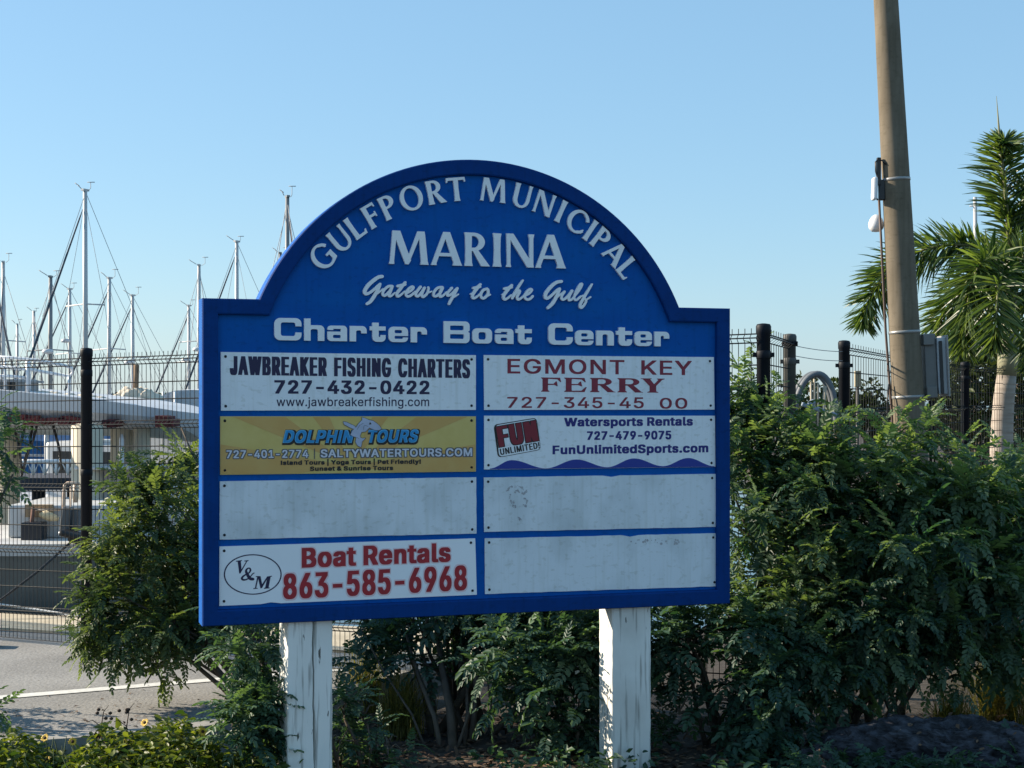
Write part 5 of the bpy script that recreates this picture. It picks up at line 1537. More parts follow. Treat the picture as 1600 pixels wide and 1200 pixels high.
M_pile = mat("cream pile sleeve", (0.52, 0.45, 0.33), rough=0.7, color2=(0.62, 0.55, 0.42), scale=4, stretch=(1, 1, .3))
t = thing("moored_skiff", "small white open skiff with a low cabin seen between the dock piles", "boat", (P(150, 0, 21).x, 21, -.95), R(158))
hull_mesh(5.6, 2.0, .35, 1.15).build("hull", M_gelg, t)
mb = MB()
mb.box((-.3, 0, 1.55), (1.3, 1.3, .9), bev=.06).box((-.3, 0, 2.35), (1.8, 1.5, .06), bev=.02)
for sx in (-.9, .35):
    for sy in (-.6, .6):
        mb.tube([(sx, sy, 1.2), (sx, sy, 2.34)], .03, n=6)
mb.build("cabin", M_gel, t)
MB().box((-.3, 0, 1.72), (1.32, 1.0, .3)).box((-.3, 0, 1.72), (1.0, 1.32, .3)).build("window", M_glassd, t)
mb = MB()
mb.tube([(2.6, 0, 1.75), (1.8, .6, 1.75), (.6, .9, 1.75)], .018, n=5).tube([(2.6, 0, 1.75), (1.8, -.6, 1.75), (.6, -.9, 1.75)], .018, n=5)
for p_ in ((2.6, 0), (1.8, .6), (1.8, -.6), (.6, .9), (.6, -.9)):
    mb.tube([(*p_, 1.1), (*p_, 1.75)], .016, n=5)
mb.build("bow_rail", M_stay, t)

for px, Y, r, ptop, lab in ((136, 13.0, .130, 664, "thick cream dock pile right behind the black fence post"), (193, 13.9, .115, 668, "cream dock pile to the right of the fence post, half hidden by the shrub"),
                            (221, 13.7, .075, 668, "slender cream dock pile at the shrub top left of the sign"), (12, 14.3, .11, 660, "cream dock pile at the left edge below the lifted hull")):
    p = P(px, ptop, Y)
    t = thing("dock_pile", lab, "pile", (p.x, p.y, -1.6), 0, "dock piles under the boat lift")
    mb = MB().lathe((0, 0, 0), [(r, 0), (r, p.z + 1.6), (r * .2, p.z + 1.62)], n=24)
    mb.build("pile_shaft", M_pile, t)
    mb = MB().lathe((0, 0, 1.2), [(r, -.05), (r * 1.06, -.04), (r * 1.06, .04), (r, .05)], n=24)
    mb.build("pile_collar", M_dark, t)
t = thing("lift_pole", "thin white pole standing beside the cream piles", "pole", (P(190, 0, 13.5).x, 13.5, -1.2))
MB().lathe((0, 0, 0), [(.022, 0), (.022, 2.45), (.012, 2.5)], n=10).build("tube", M_whitep, t)
MB().lathe((0, 0, 1.5), [(.022, 0), (.03, .01), (.03, .25), (.022, .27)], n=10).build("sleeve", M_whitep, t)

# ---- sailboat stern with bundled cream sail, and a grey canvas awning, right of the post
t = thing("bundled_sail", "crumpled cream sail bundled on a boom above the hedge left of the sign", "sail", P(215, 625, 15.5))
mb = MB()
rr2 = random.Random(5)
nu, nv = 26, 14
pts = []
for i in range(nu + 1):
    s = i / nu
    px = 176 + 80 * s
    rad = .10 * math.sin(math.pi * min(1, max(0.02, s))) ** .5 + .012
    c = P(px, 623 + 4 * s + 2.5 * math.sin(s * 17), 15.5)
    for k in range(nv):
        a = 2 * math.pi * k / nv
        q = rad * (1 + .28 * math.sin(a * 3 + s * 19) + rr2.uniform(-.13, .13))
        pts.append((c.x, c.y + q * math.cos(a), c.z + q * math.sin(a) * 1.0))
mb.add(pts, [(i * nv + k, i * nv + (k + 1) % nv, (i + 1) * nv + (k + 1) % nv, (i + 1) * nv + k) for i in range(nu) for k in range(nv)], True)
part(mb, "sail_cloth", mat("cream sailcloth", (.62, .55, .44), rough=.9, var=.1, scale=9), t)
mb = MB()
mb.tube([P(170, 632, 15.5), P(262, 640, 15.5)], .03, n=8)
mb.tube([P(213, 570, 15.5), P(211, 640, 15.5)], .03, n=8)
part(mb, "boom", M_teak, t)
t = thing("canvas_awning", "pale grey boat canvas beside the sign's left edge above the hedge", "awning", P(290, 650, 16))
mb = MB()
vs = []
prof = [(252, 640), (254, 622), (260, 614), (275, 610), (300, 609), (325, 610), (345, 616), (352, 640)]
for dy in (0, .5, 1.3, 1.9):
    vs += [tuple(P(x, y - (2 if dy in (.5, 1.3) else 0), 16) + Vector((0, dy, 0))) for x, y in prof]
m_ = len(prof)
mb.add(vs, [(i * m_ + k, i * m_ + k + 1, (i + 1) * m_ + k + 1, (i + 1) * m_ + k) for i in range(3) for k in range(m_ - 1)] + [tuple(range(m_)), tuple(range(3 * m_, 4 * m_))])
part(mb, "canvas", M_cang, t)
mb = MB()
for x in (255, 273.5, 340):
    mb.tube([P(x, 612, 15.97), P(x, 700, 15.97)], .014, n=6)
part(mb, "frame_pole", M_whitep, t)
mb = MB()
hl = hull_mesh(5.5, 2.0, -.2, .5)
hl.v = [(-x + P(650, 0, 17).x, y + 17, z + 1.0) for x, y, z in hl.v]
part(hl, "hull", M_gelg, t)

# ---- low grey workboat tied to the seawall
WY = 11.75
wb = thing("workboat", "grey workboat tied at the seawall behind the fence, with a pipe hoop", "boat", (P(40, 0, WY).x, WY, -.95))
zw = lambda py: EYE + (HY - py) / F * WY
xw = lambda px: (px - CX) / F * WY
M_wgrey = mat("grey hull paint", (0.115, 0.122, 0.115), rough=0.6, var=.18, scale=2.5, stretch=(1, 1, 3))
M_wlight = mat("pale deck paint", (0.50, 0.51, 0.51), rough=0.6, var=.12, scale=5)
M_beige = mat("beige cabin paint", (0.42, 0.38, 0.34), rough=0.7, var=.12, scale=3)
x0, x1 = xw(-220), xw(190)
bowpts = [(x0, WY), (x1 - .35, WY), (x1 - .05, WY + .35), (x1 + .05, WY + .9), (x1 - .05, WY + 1.5), (x1 - .35, WY + 1.85), (x0, WY + 1.85)]
part(MB().prism(bowpts, -1.15, zw(869)), "hull", M_wgrey, wb)
part(MB().prism([(x, y) for x, y in [(x0, WY - .012), (x1 - .34, WY - .012), (x1 - .04, WY + .34), (x1 + .062, WY + .9), (x1 - .04, WY + 1.51), (x1 - .34, WY + 1.862), (x0, WY + 1.862)]], zw(869) + .001, zw(850)), "rub_rail", M_wlight, wb)
part(MB().box((xw(60), WY + 1.0, (zw(850) + zw(796)) / 2 + .001), (xw(134) - xw(-30), 1.0, zw(796) - zw(850)), bev=.02), "deck_box", M_wlight, wb)
part(MB().box((xw(118), WY + 1.55, (zw(743) + zw(850)) / 2), (xw(180) - xw(55), .55, zw(743) - zw(850)), bev=.015), "cabin", M_beige, wb)
part(MB().box((xw(118), WY + 1.5, zw(742)), (xw(186) - xw(50), .75, .025), bev=.008), "cabin_roof", M_wlight, wb)
part(MB().box((xw(29), WY + .38, zw(838)), (.165, .14, .16), bev=.008), "bait_tank", mat("black tub", (.012, .013, .02), rough=.4), wb)
part(MB().box((xw(32), WY + .47, zw(805)), (.22, .05, .10), bev=.006), "tan_hatch", mat("tan ply", (.34, .24, .14), rough=.8, var=.15, scale=8), wb)
mb = MB()
mb.tube([P(52, 793, WY + .4), P(50, 815, WY + .38), P(46, 852, WY + .35)], .016, n=6)
part(mb, "rusty_post", mat("rusty steel", (.16, .08, .06), rough=.9, var=.3, scale=20), wb)
mb = MB()
mb.tube([P(98, 828, WY + .25), P(99.5, 775, WY + .25), P(101, 758, WY + .25), P(105, 754.5, WY + .25), P(117, 755, WY + .25), P(124, 756, WY + .25)], .012, n=8)
mb.tube([P(111, 828, WY + .35), P(110.5, 760, WY + .35)], .007, n=6)
mb.tube([P(118, 785, WY + .3), P(118, 757, WY + .3)], .02, n=8)
mb.tube([P(54, 796.5, WY + .42), P(94, 796.5, WY + .42)], .012, n=6)
part(mb, "pipe_hoop", mat("cream pipe", (.60, .52, .42), rough=.5, color2=(.45, .28, .18), scale=9), wb)
mb = MB()
c = P(64, 804, WY + .40)
mb.tube([c + Vector((-.012, 0, .0)), c + Vector((.03, 0, .0)), c + Vector((.08, 0, -.02)), c + Vector((.14, 0, -.035))], [.012, .038, .036, .018], n=10)
part(mb, "fender", mat("pale yellow fender", (.62, .50, .30), rough=.6), wb)
mb = MB()
mb.box(P(104, 812, WY + .12), (.075, .10, .20), Matrix.Rotation(R(7), 4, 'Y'), bev=.015)
mb.box(P(119, 812, WY + .16), (.06, .10, .18), bev=.012)
part(mb, "motor_cowl", mat("grey cowl", (.10, .105, .11), rough=.5), wb)
mb = MB()
mb.box(P(112, 835, WY + .02), (.16, .16, .05), Matrix.Rotation(R(14), 4, 'Y'), bev=.018)
mb.box(P(118, 843, WY + .02), (.10, .12, .05), Matrix.Rotation(R(20), 4, 'Y'), bev=.018)
part(mb, "motor_mount", M_dark, wb)
mb = MB().tube([P(92, 833, WY - .02), P(96, 833, WY - .02)], .012, n=8)
part(mb, "running_light", M_whitep, wb)
mb = MB()
mb.tube([P(112, 846, 11.70), P(60, 892, 11.45), P(0, 938, 11.2), P(-40, 968, 11.12)], .009, n=6)
tag(mb.build("mooring_rope", M_dark), "taut black mooring line slanting down across the grey hull", "rope")
mb = MB()
mb.tube([P(140, 965, 11.3), P(110, 961, 11.4), P(60, 953, 11.5), P(0, 944.5, 11.55), P(-60, 934, 11.6)], .010, n=6)
tag(mb.build("mooring_rope", mat("white rope", (.68, .68, .66), rough=.9, var=.25, scale=60)), "white mooring rope lying low along the grey hull", "rope")

# ---- dock with white trestle railing seen under the lifted hull
t = thing("floating_dock", "dock with white crossed railing seen through the fence below the lifted hull", "dock", (P(70, 0, 18).x, 18, -.4))
mb = MB()
for k in range(9):
    a = -20 + k * 18
    mb.tube([P(a, 722, 18), P(a, 742, 18)], .02, n=6)
    mb.tube([P(a, 742, 18), P(a + 9, 723, 18), P(a + 18, 742, 18)], .012, n=6)
mb.tube([P(-25, 721, 18), P(150, 721, 18)], .03, n=6)
part(mb, "railing", M_whitep, t)
part(MB().box(P(62, 752, 18.6), (1.6, 1.2, .14)), "deck", mat("dark dock timber", (.03, .035, .05), rough=.8, var=.3, scale=9), t)
mb = MB()
for a in (5, 60, 115):
    mb.tube([P(a, 745, 18.4), P(a, 880, 18.4)], .08, n=10)
part(mb, "dock_leg", mat("dark dock timber", (.03, .03, .03)), t)

# ---- grey arched frame and mast-like pole beyond the gate
t = thing("arched_frame", "grey arched metal frame with uprights seen in the gap between the fence posts", "frame", (P(1272, 0, 15).x, 15, 0))
mb = MB()
pts = []
for k in range(25):
    a = math.pi * k / 24
    pts.append(P(1277 - 33 * math.cos(a) * (1 + .10 * math.cos(a)), 672 - 88 * math.sin(a) ** .8, 15))
for off in (0, .16):
    mb.tube([p + Vector((0, off, 0)) for p in pts], .030, n=8)
part(mb, "arch", mat("grey galvanised steel", (.12, .135, .15), rough=.6, var=.12, scale=8), t)
mb = MB()
for a, y0_, lx in ((1272.5, 592, 0), (1268, 596, -1), (1287, 603, 2), (1278, 598, 0)):
    mb.tube([P(a + lx, y0_, 15.1), P(a - lx, 690, 15.1)], .012 if a != 1287 else .018, n=6)
part(mb, "upright", mat("pale weathered timber", (.42, .38, .30), rough=.8), t)
mb = MB().box(P(1268, 629, 14.9), (.07, .05, .05), Matrix.Rotation(R(-25), 4, 'Y'), bev=.01).box(P(1280, 640, 14.9), (.36, .05, .04), Matrix.Rotation(R(18), 4, 'Y'), bev=.01)
part(mb, "clamp_fitting", mat("blue grey fitting", (.22, .27, .33), rough=.5), t)
t = thing("channel_marker", "small tan marker box on a post seen through the fence left of the concrete pole", "marker", (P(1340, 0, 19).x, 19, 0))
part(MB().box(P(1340, 592, 19), (.075, .06, .20), bev=.008), "marker_box", mat("tan marker paint", (.34, .30, .20), rough=.7), t)
part(MB().tube([P(1340, 600, 19), P(1340, 830, 19)], .02, n=8), "marker_post", M_gpost, t)
t = thing("distant_mast", "thin white mast showing through the palm's upper fronds", "mast", (P(1527, 0, 48).x, 48, -.9))
b = MB()
b.tube([P(1527, 700, 48), P(1525, 480, 48), P(1523.5, 308, 48)], [.08, .075, .06], n=10)
part(b, "mast_tube", M_alu, t)
b = MB()
b.tube([P(1515, 322, 48), P(1533, 322, 48)], .02, n=5)
part(b, "crosstree", M_alu, t)

# ------------------------------------------------------------------ vegetation
def leaf_template(pairs=7, droop=.35, lw=.118, ll=.26, spread=62, rng=None, stalk=.10):
    """A pinnate leaf of unit length along +x: a thin midrib and paired folded leaflets."""
    rng = rng or random.Random(1)
    V, Q = [], []

    def rib(x):
        return Vector((x * (1 - .12 * droop * x), 0, -droop * x * x * .8))
    ns = 5
    for i in range(ns + 1):
        p = rib(i / ns)
        w = .010 * (1 - .6 * i / ns)
        V += [p + Vector((0, -w, 0)), p + Vector((0, w, 0))]
    for i in range(ns):
        Q.append((2 * i, 2 * i + 1, 2 * i + 3, 2 * i + 2))

    def leaflet(p, t, n, L, W):
        s = n.cross(t).normalized()
        b = len(V)
        fold = .28 * W
        V.extend([p, p + t * (.25 * L) + s * (.42 * W) + n * fold, p + t * (.72 * L) + s * (.48 * W) + n * fold * .8 - n * .05 * L, p + t * L - n * .12 * L,
                  p + t * (.72 * L) - s * (.48 * W) + n * fold * .8 - n * .05 * L, p + t * (.25 * L) - s * (.42 * W) + n * fold])
        Q.append((b, b + 1, b + 2, b + 3))
        Q.append((b, b + 3, b + 4, b + 5))
    for i in range(pairs):
        x = stalk + (.96 - stalk) * i / (pairs - .5)
        p = rib(x)
        tx = (rib(min(1, x + .05)) - rib(x - .05)).normalized()
        n = tx.cross(Vector((0, 1, 0))).normalized()
        if n.z < 0:
            n = -n
        for s in (-1, 1):
            a = R(spread * (1 - .45 * i / pairs) + rng.uniform(-9, 9))
            side = Vector((0, s, 0))
            t = (tx * math.cos(a) + side * math.sin(a) + n * rng.uniform(-.15, .22)).normalized()
            nn = (n - t * n.dot(t)).normalized()
            k = (.75 + .35 * math.sin(math.pi * (i + .8) / pairs)) * rng.uniform(.88, 1.1)
            leaflet(p, t, nn, ll * k, lw * k)
    p = rib(.96)
    tx = (rib(1) - rib(.9)).normalized()
    leaflet(p, tx, Vector((-tx.z, 0, tx.x)), ll, lw)
    return np.array([tuple(v) for v in V], dtype=np.float32), np.array(Q, dtype=np.int32)


def blade_template(w=.55, droop=.25):
    """A simple broad leaf."""
    V = [(0, 0, 0), (.3, w * .42, .10), (.7, w * .34, .03), (1, 0, -droop), (.7, -w * .34, .03), (.3, -w * .42, .10)]
    return np.array(V, dtype=np.float32), np.array([(0, 1, 2, 3), (0, 3, 4, 5)], dtype=np.int32)


_tr = random.Random(21)
PINN = [leaf_template(pairs=_tr.choice((6, 7, 8)), droop=_tr.uniform(.1, .75), rng=_tr) for _ in range(8)]
PINN_FAR = PINN
BLADE = [blade_template(.6, .2), blade_template(.75, .35), blade_template(.5, .1)]


def scatter(name, m, temps, pos, dirs, sizes, tints, rng, parent=None, roll=.6, upn=None):
    """Place leaf templates: each has a position, a direction for its midrib and a random roll."""
    N = len(pos)
    pos, dirs, sizes, tints = map(lambda a: np.asarray(a, dtype=np.float64), (pos, dirs, sizes, tints))
    t = dirs / np.linalg.norm(dirs, axis=1, keepdims=True)
    up = np.tile(np.array([0, 0, 1.0]), (N, 1)) if upn is None else np.asarray(upn, dtype=np.float64)
    up = up + rng.normal(0, roll, (N, 3)) * .6
    s = np.cross(up, t)
    s /= np.linalg.norm(s, axis=1, keepdims=True) + 1e-9
    n = np.cross(t, s)
    which = rng.integers(0, len(temps), N)
    Vs, Qs, Ts = [], [], []
    o = 0
    for k, (V, Q) in enumerate(temps):
        idx = np.where(which == k)[0]
        if not len(idx):
            continue
        M = np.stack([t[idx], s[idx], n[idx]], axis=1)           # (K,3,3): rows are axes
        W = np.einsum('vk,nkj->nvj', V, M) * sizes[idx][:, None, None] + pos[idx][:, None, :]
        Vs.append(W.reshape(-1, 3))
        Qs.append((Q[None] + (np.arange(len(idx)) * len(V))[:, None, None] + o).reshape(-1, 4))
        Ts.append(np.repeat(tints[idx], len(V)))
        o += len(idx) * len(V)
    V = np.concatenate(Vs)
    if parent is not None:
        V = V - np.array(parent.location)
    return arrays_mesh(name, V, np.concatenate(Qs), m, np.concatenate(Ts), parent)


def lobes_points(lobes, n, rng, shell=(.62, 1.06)):
    """Leaf positions near the surfaces of ellipsoid lobes, with outward directions."""
    w = np.array([a[3] * a[5] + a[3] * a[4] for a in lobes])
    cnt = rng.multinomial(n, w / w.sum())
    Ps, Ds = [], []
    C = [np.array(P(a[0], a[1], a[2])) for a in lobes]
    for (px, py, Y, rx, ry, rz), c, k in zip(lobes, C, cnt):
        d = rng.normal(0, 1, (k, 3))
        d /= np.linalg.norm(d, axis=1, keepdims=True)
        r = rng.uniform(shell[0], shell[1], (k, 1)) ** .7
        # uneven outline: direction dependent bulges
        bulge = 1 + .16 * np.sin(d[:, :1] * 7 + px) * np.sin(d[:, 2:] * 6 + py) + .10 * np.sin(d[:, 1:2] * 9 + px)
        p = c + d * r * bulge * np.array([rx, ry, rz])
        Ps.append(p)
        Ds.append(d)
    return np.concatenate(Ps), np.concatenate(Ds)


M_bark = mat("grey brown bark", (0.07, 0.055, 0.04), rough=0.95, color2=(0.13, 0.105, 0.08), scale=18, bump=0.6, stretch=(1, 1, .3))
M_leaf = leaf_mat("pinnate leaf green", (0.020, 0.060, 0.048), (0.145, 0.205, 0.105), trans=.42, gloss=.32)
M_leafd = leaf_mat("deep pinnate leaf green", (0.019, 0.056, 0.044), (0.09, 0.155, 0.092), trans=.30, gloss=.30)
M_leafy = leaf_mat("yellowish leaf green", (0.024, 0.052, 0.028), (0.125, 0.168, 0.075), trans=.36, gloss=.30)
M_leafc = leaf_mat("ground cover leaf green", (0.024, 0.052, 0.014), (0.17, 0.20, 0.036), trans=.34, gloss=.28)
M_far = leaf_mat("far foliage green", (0.016, 0.026, 0.014), (0.060, 0.080, 0.030), trans=.22, gloss=.15)


def shrub(name, label, root_xy, lobes, n, size, m, seed, stems=8, up=.25, tint=(.0, .55), keep=None, tip=None, extra_dirs=None, stem_r=.016, stem_spread=.10,
          twigs=0, group=None):
    rng = np.random.default_rng(seed)
    rd = random.Random(seed)
    t = thing(name, label, "shrub", (root_xy[0], root_xy[1], GZ), 0, group)
    # leaves grow on short shoots, so that they gather in feathery sprays with gaps between
    ns = max(8, n // 9)
    ps, ds = lobes_points(lobes, ns, rng, (.45, 1.08))
    sd = ds * .9 + rng.normal(0, .42, ps.shape) + np.array([0, 0, up + .25])
    sd /= np.linalg.norm(sd, axis=1, keepdims=True)
    sl = rng.uniform(.10, .30, ns) * (size[1] / .2)
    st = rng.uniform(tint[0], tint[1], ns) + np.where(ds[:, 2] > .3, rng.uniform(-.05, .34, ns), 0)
    ssz = rng.uniform(.75, 1.2, ns)
    Pp, Dd, Ss, Tt = [], [], [], []
    for i in range(ns):
        k = int(rng.integers(6, 13))
        a0 = rng.uniform(0, 6.28)
        e1 = np.cross(sd[i], [0.3, 0.2, 1.0])
        e1 /= np.linalg.norm(e1) + 1e-9
        e2 = np.cross(sd[i], e1)
        for j in range(k):
            t_ = (j + .5) / k
            an = a0 + j * 2.4
            o_ = e1 * math.cos(an) + e2 * math.sin(an)
            Pp.append(ps[i] + sd[i] * sl[i] * (t_ - .5))
            Dd.append(sd[i] * (.15 + .75 * t_) + o_ * (1.0 - .45 * t_) + np.array([0, 0, .10]) + rng.normal(0, .10, 3))
            Ss.append(rng.uniform(size[0], size[1]) * ssz[i] * (1 - .35 * t_))
            Tt.append(st[i] + rng.uniform(-.10, .10) + .12 * t_ + (.5 if rng.random() < .02 else 0))
    p, dd, s, ti = np.array(Pp), np.array(Dd), np.array(Ss), np.array(Tt)
    ok = p[:, 2] > GZ + .03
    if keep is not None:
        ok &= keep(p)
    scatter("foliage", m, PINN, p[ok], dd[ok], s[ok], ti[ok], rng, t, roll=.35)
    mb = MB()
    for k in range(stems):
        L = lobes[k % len(lobes)]
        e = P(L[0], L[1], L[2]) + Vector((rd.uniform(-.5, .5) * L[3], rd.uniform(-.4, .4) * L[4], rd.uniform(-.2, .5) * L[5]))
        a = Vector((root_xy[0] + rd.uniform(-1, 1) * stem_spread, root_xy[1] + rd.uniform(-1, 1) * stem_spread, GZ - .05))
        mid = a.lerp(e, .5) + Vector((rd.uniform(-.08, .08), rd.uniform(-.08, .08), .12))
        r0 = stem_r * rd.uniform(.7, 1.3)
        mb.tube([a, a.lerp(mid, .5) + Vector((rd.uniform(-.02, .02), 0, .03)), mid, mid.lerp(e, .6), e], [r0, r0 * .85, r0 * .65, r0 * .45, r0 * .25], n=7)
        for j in range(3):
            q = mid.lerp(e, rd.uniform(.2, .9))
            f = q + Vector((rd.uniform(-1, 1) * L[3] * .6, rd.uniform(-1, .6) * L[4] * .6, rd.uniform(-.3, .7) * L[5]))
            mb.tube([q, q.lerp(f, .5) + Vector((0, 0, .03)), f], [r0 * .4, r0 * .3, r0 * .15], n=5)
    part(mb, "stem", M_bark, t)
    return t


def in_front_of_sign(p):
    """True for points clear of the sign board and posts (the plants grow behind it)."""
    q = (p[:, 0] - S0.x) * (-ST) + (p[:, 1] - S0.y) * CT
    u = (p[:, 0] - S0.x) * CT + (p[:, 1] - S0.y) * ST
    return (q > .26) | (u < -.12) | (u > 2.56)


# the big feathery shrub filling the right side
BIG = [(1160, 608, 8.05, .13, .18, .17), (1178, 640, 8.0, .18, .22, .20), (1150, 720, 7.9, .22, .25, .26), (1225, 690, 7.9, .30, .3, .22), (1200, 790, 7.8, .42, .42, .36), (1330, 745, 7.8, .46, .45, .24), (1330, 830, 7.75, .48, .45, .36),
       (1450, 765, 7.9, .48, .45, .28), (1470, 850, 7.7, .46, .45, .34), (1560, 775, 8.1, .36, .4, .22), (1590, 860, 8.0, .44, .45, .34), (1680, 850, 8.3, .5, .5, .4),
       (1210, 900, 7.7, .42, .4, .36), (1350, 930, 7.6, .46, .42, .30), (1490, 930, 7.6, .44, .42, .26), (1610, 930, 7.9, .36, .4, .20), (1420, 1035, 7.7, .32, .25, .13), (1530, 1015, 7.8, .32, .25, .13), (1325, 1060, 7.45, .26, .2, .15), (1610, 1010, 8.0, .2, .2, .10), (1260, 1000, 7.55, .34, .34, .26), (1400, 985, 7.55, .34, .32, .18)]
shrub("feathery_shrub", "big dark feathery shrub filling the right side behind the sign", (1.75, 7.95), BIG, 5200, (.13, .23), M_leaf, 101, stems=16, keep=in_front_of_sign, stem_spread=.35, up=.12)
MID = [(1095, 985, 7.55, .22, .22, .20), (1040, 1010, 7.6, .20, .24, .18), (1180, 1030, 7.45, .30, .26, .24), (1120, 1090, 7.4, .24, .24, .26), (1230, 1110, 7.3, .26, .25, .26), (1060, 1150, 7.35, .22, .2, .2)]
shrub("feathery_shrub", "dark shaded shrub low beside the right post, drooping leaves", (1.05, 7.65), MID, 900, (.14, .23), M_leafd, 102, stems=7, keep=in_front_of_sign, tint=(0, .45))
UNDER = [(625, 975, 8.2, .18, .3, .18), (690, 965, 8.1, .34, .34, .26), (790, 960, 8.1, .36, .36, .26), (880, 975, 7.9, .34, .34, .24), (930, 1010, 7.7, .24, .26, .22), (720, 880, 8.3, .5, .4, .4), (880, 870, 8.3, .5, .4, .4),
         (640, 1030, 8.0, .20, .24, .14)]
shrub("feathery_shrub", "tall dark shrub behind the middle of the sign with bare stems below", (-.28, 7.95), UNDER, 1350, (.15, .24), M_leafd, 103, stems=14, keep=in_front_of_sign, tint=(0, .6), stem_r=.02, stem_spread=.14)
POST2 = [(850, 1050, 7.45, .22, .18, .16), (800, 1020, 7.5, .22, .2, .14), (890, 1110, 7.4, .16, .16, .20), (905, 1010, 7.45, .14, .14, .14), (880, 1160, 7.3, .18, .14, .16)]
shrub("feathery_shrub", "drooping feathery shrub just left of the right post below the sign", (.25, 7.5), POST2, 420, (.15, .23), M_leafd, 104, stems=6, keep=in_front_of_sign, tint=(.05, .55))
LEFT = [(160, 930, 7.9, .10, .14, .10), (150, 985, 7.9, .09, .12, .08), (282, 690, 8.4, .11, .16, .16), (300, 740, 8.4, .14, .2, .16), (225, 770, 8.3, .16, .2, .14), (270, 800, 8.2, .24, .28, .24), (195, 815, 8.1, .14, .2, .14), (235, 870, 8.1, .28, .3, .24), (300, 900, 8.2, .24, .3, .3), (175, 900, 8.0, .16, .2, .16),
        (185, 960, 7.95, .20, .24, .16), (260, 970, 8.0, .26, .3, .18), (325, 970, 8.1, .18, .25, .18), (200, 1015, 7.9, .22, .2, .12), (380, 900, 8.4, .25, .25, .4), (270, 1030, 7.95, .16, .16, .08)]
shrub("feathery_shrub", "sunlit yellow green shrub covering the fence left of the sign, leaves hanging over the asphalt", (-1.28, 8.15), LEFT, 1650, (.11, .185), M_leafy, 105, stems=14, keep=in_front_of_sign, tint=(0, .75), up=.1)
LOWL = [(400, 1008, 6.85, .12, .16, .11), (365, 1050, 7.0, .12, .12, .09), (398, 1075, 6.85, .11, .16, .13), (385, 1140, 6.75, .13, .16, .14), (415, 1180, 6.7, .13, .14, .14), (405, 1110, 6.75, .10, .14, .12)]


def not_post(p):
    q = (p[:, 0] - S0.x) * (-ST) + (p[:, 1] - S0.y) * CT
    u = (p[:, 0] - S0.x) * CT + (p[:, 1] - S0.y) * ST
    return (u < .40) & ~((q < .30) & (u > .335))


shrub("feathery_shrub", "low blue green shrub against the left side of the left post", (-1.12, 7.0), LOWL, 380, (.13, .20), M_leafd, 106, stems=8, keep=lambda p: (not_post(p)), tint=(.1, .6), stem_r=.009)
LOWR = [(545, 1120, 7.25, .13, .14, .10), (560, 1165, 7.15, .16, .14, .10), (600, 1190, 7.05, .16, .12, .06)]
shrub("feathery_shrub", "small dark shrub at the right foot of the left post", (-.72, 7.15), LOWR, 170, (.11, .18), M_leafd, 107, stems=5, keep=lambda p: in_front_of_sign(p), tint=(.05, .55), stem_r=.008)
EDGE = [(-25, 670, 7.5, .13, .16, .14), (-30, 740, 7.5, .17, .18, .12), (18, 750, 7.45, .09, .14, .08), (-60, 700, 7.5, .16, .18, .16), (-45, 1085, 7.3, .12, .14, .08), (-130, 1010, 7.9, .2, .2, .14)]
shrub("leafy_shrub", "leafy branch reaching in from the left edge in front of the fence", (-2.95, 7.55), EDGE, 230, (.12, .19), M_leafd, 108, stems=12, tint=(.1, .7), stem_r=.014, keep=lambda p: p[:, 0] / p[:, 1] * F + CX < 72)

# bare stems leaning under the middle shrub
mb = MB()
for (xa, ya, Ya), (xb, yb, Yb), r in (((690, 1155, 7.6), (655, 1060, 7.8), .013), ((708, 1160, 7.6), (690, 1040, 7.9), .022), ((668, 1150, 7.6), (600, 1050, 7.8), .006), ((735, 1150, 7.7), (745, 1040, 7.9), .016),
                                      ((725, 1150, 7.65), (730, 1050, 7.9), .01), ((770, 1150, 7.6), (760, 1050, 7.8), .006), ((712, 1155, 7.6), (745, 1080, 7.7), .008)):
    a, b_ = P(xa, ya, Ya), P(xb, yb, Yb)
    a.z = GZ - .03
    mb.tube([a, a.lerp(b_, .4) + Vector((.01, 0, .03)), b_, b_ + (b_ - a) * .6], [r * 1.2, r, r * .8, r * .5], n=7)
st_ = thing("bare_stems", "clump of bare upright shrub stems in the mulch under the middle of the sign", "shrub stems", (P(705, 0, 7.6).x, 7.6, 0))
part(mb, "stem", M_bark, st_)

# ---- beach sunflowers along the bottom left
M_petal = mat("yellow petal", (0.62, 0.38, 0.02), rough=0.6, var=.12, scale=60)
M_disk = mat("brown flower disk", (0.045, 0.022, 0.01), rough=0.9)


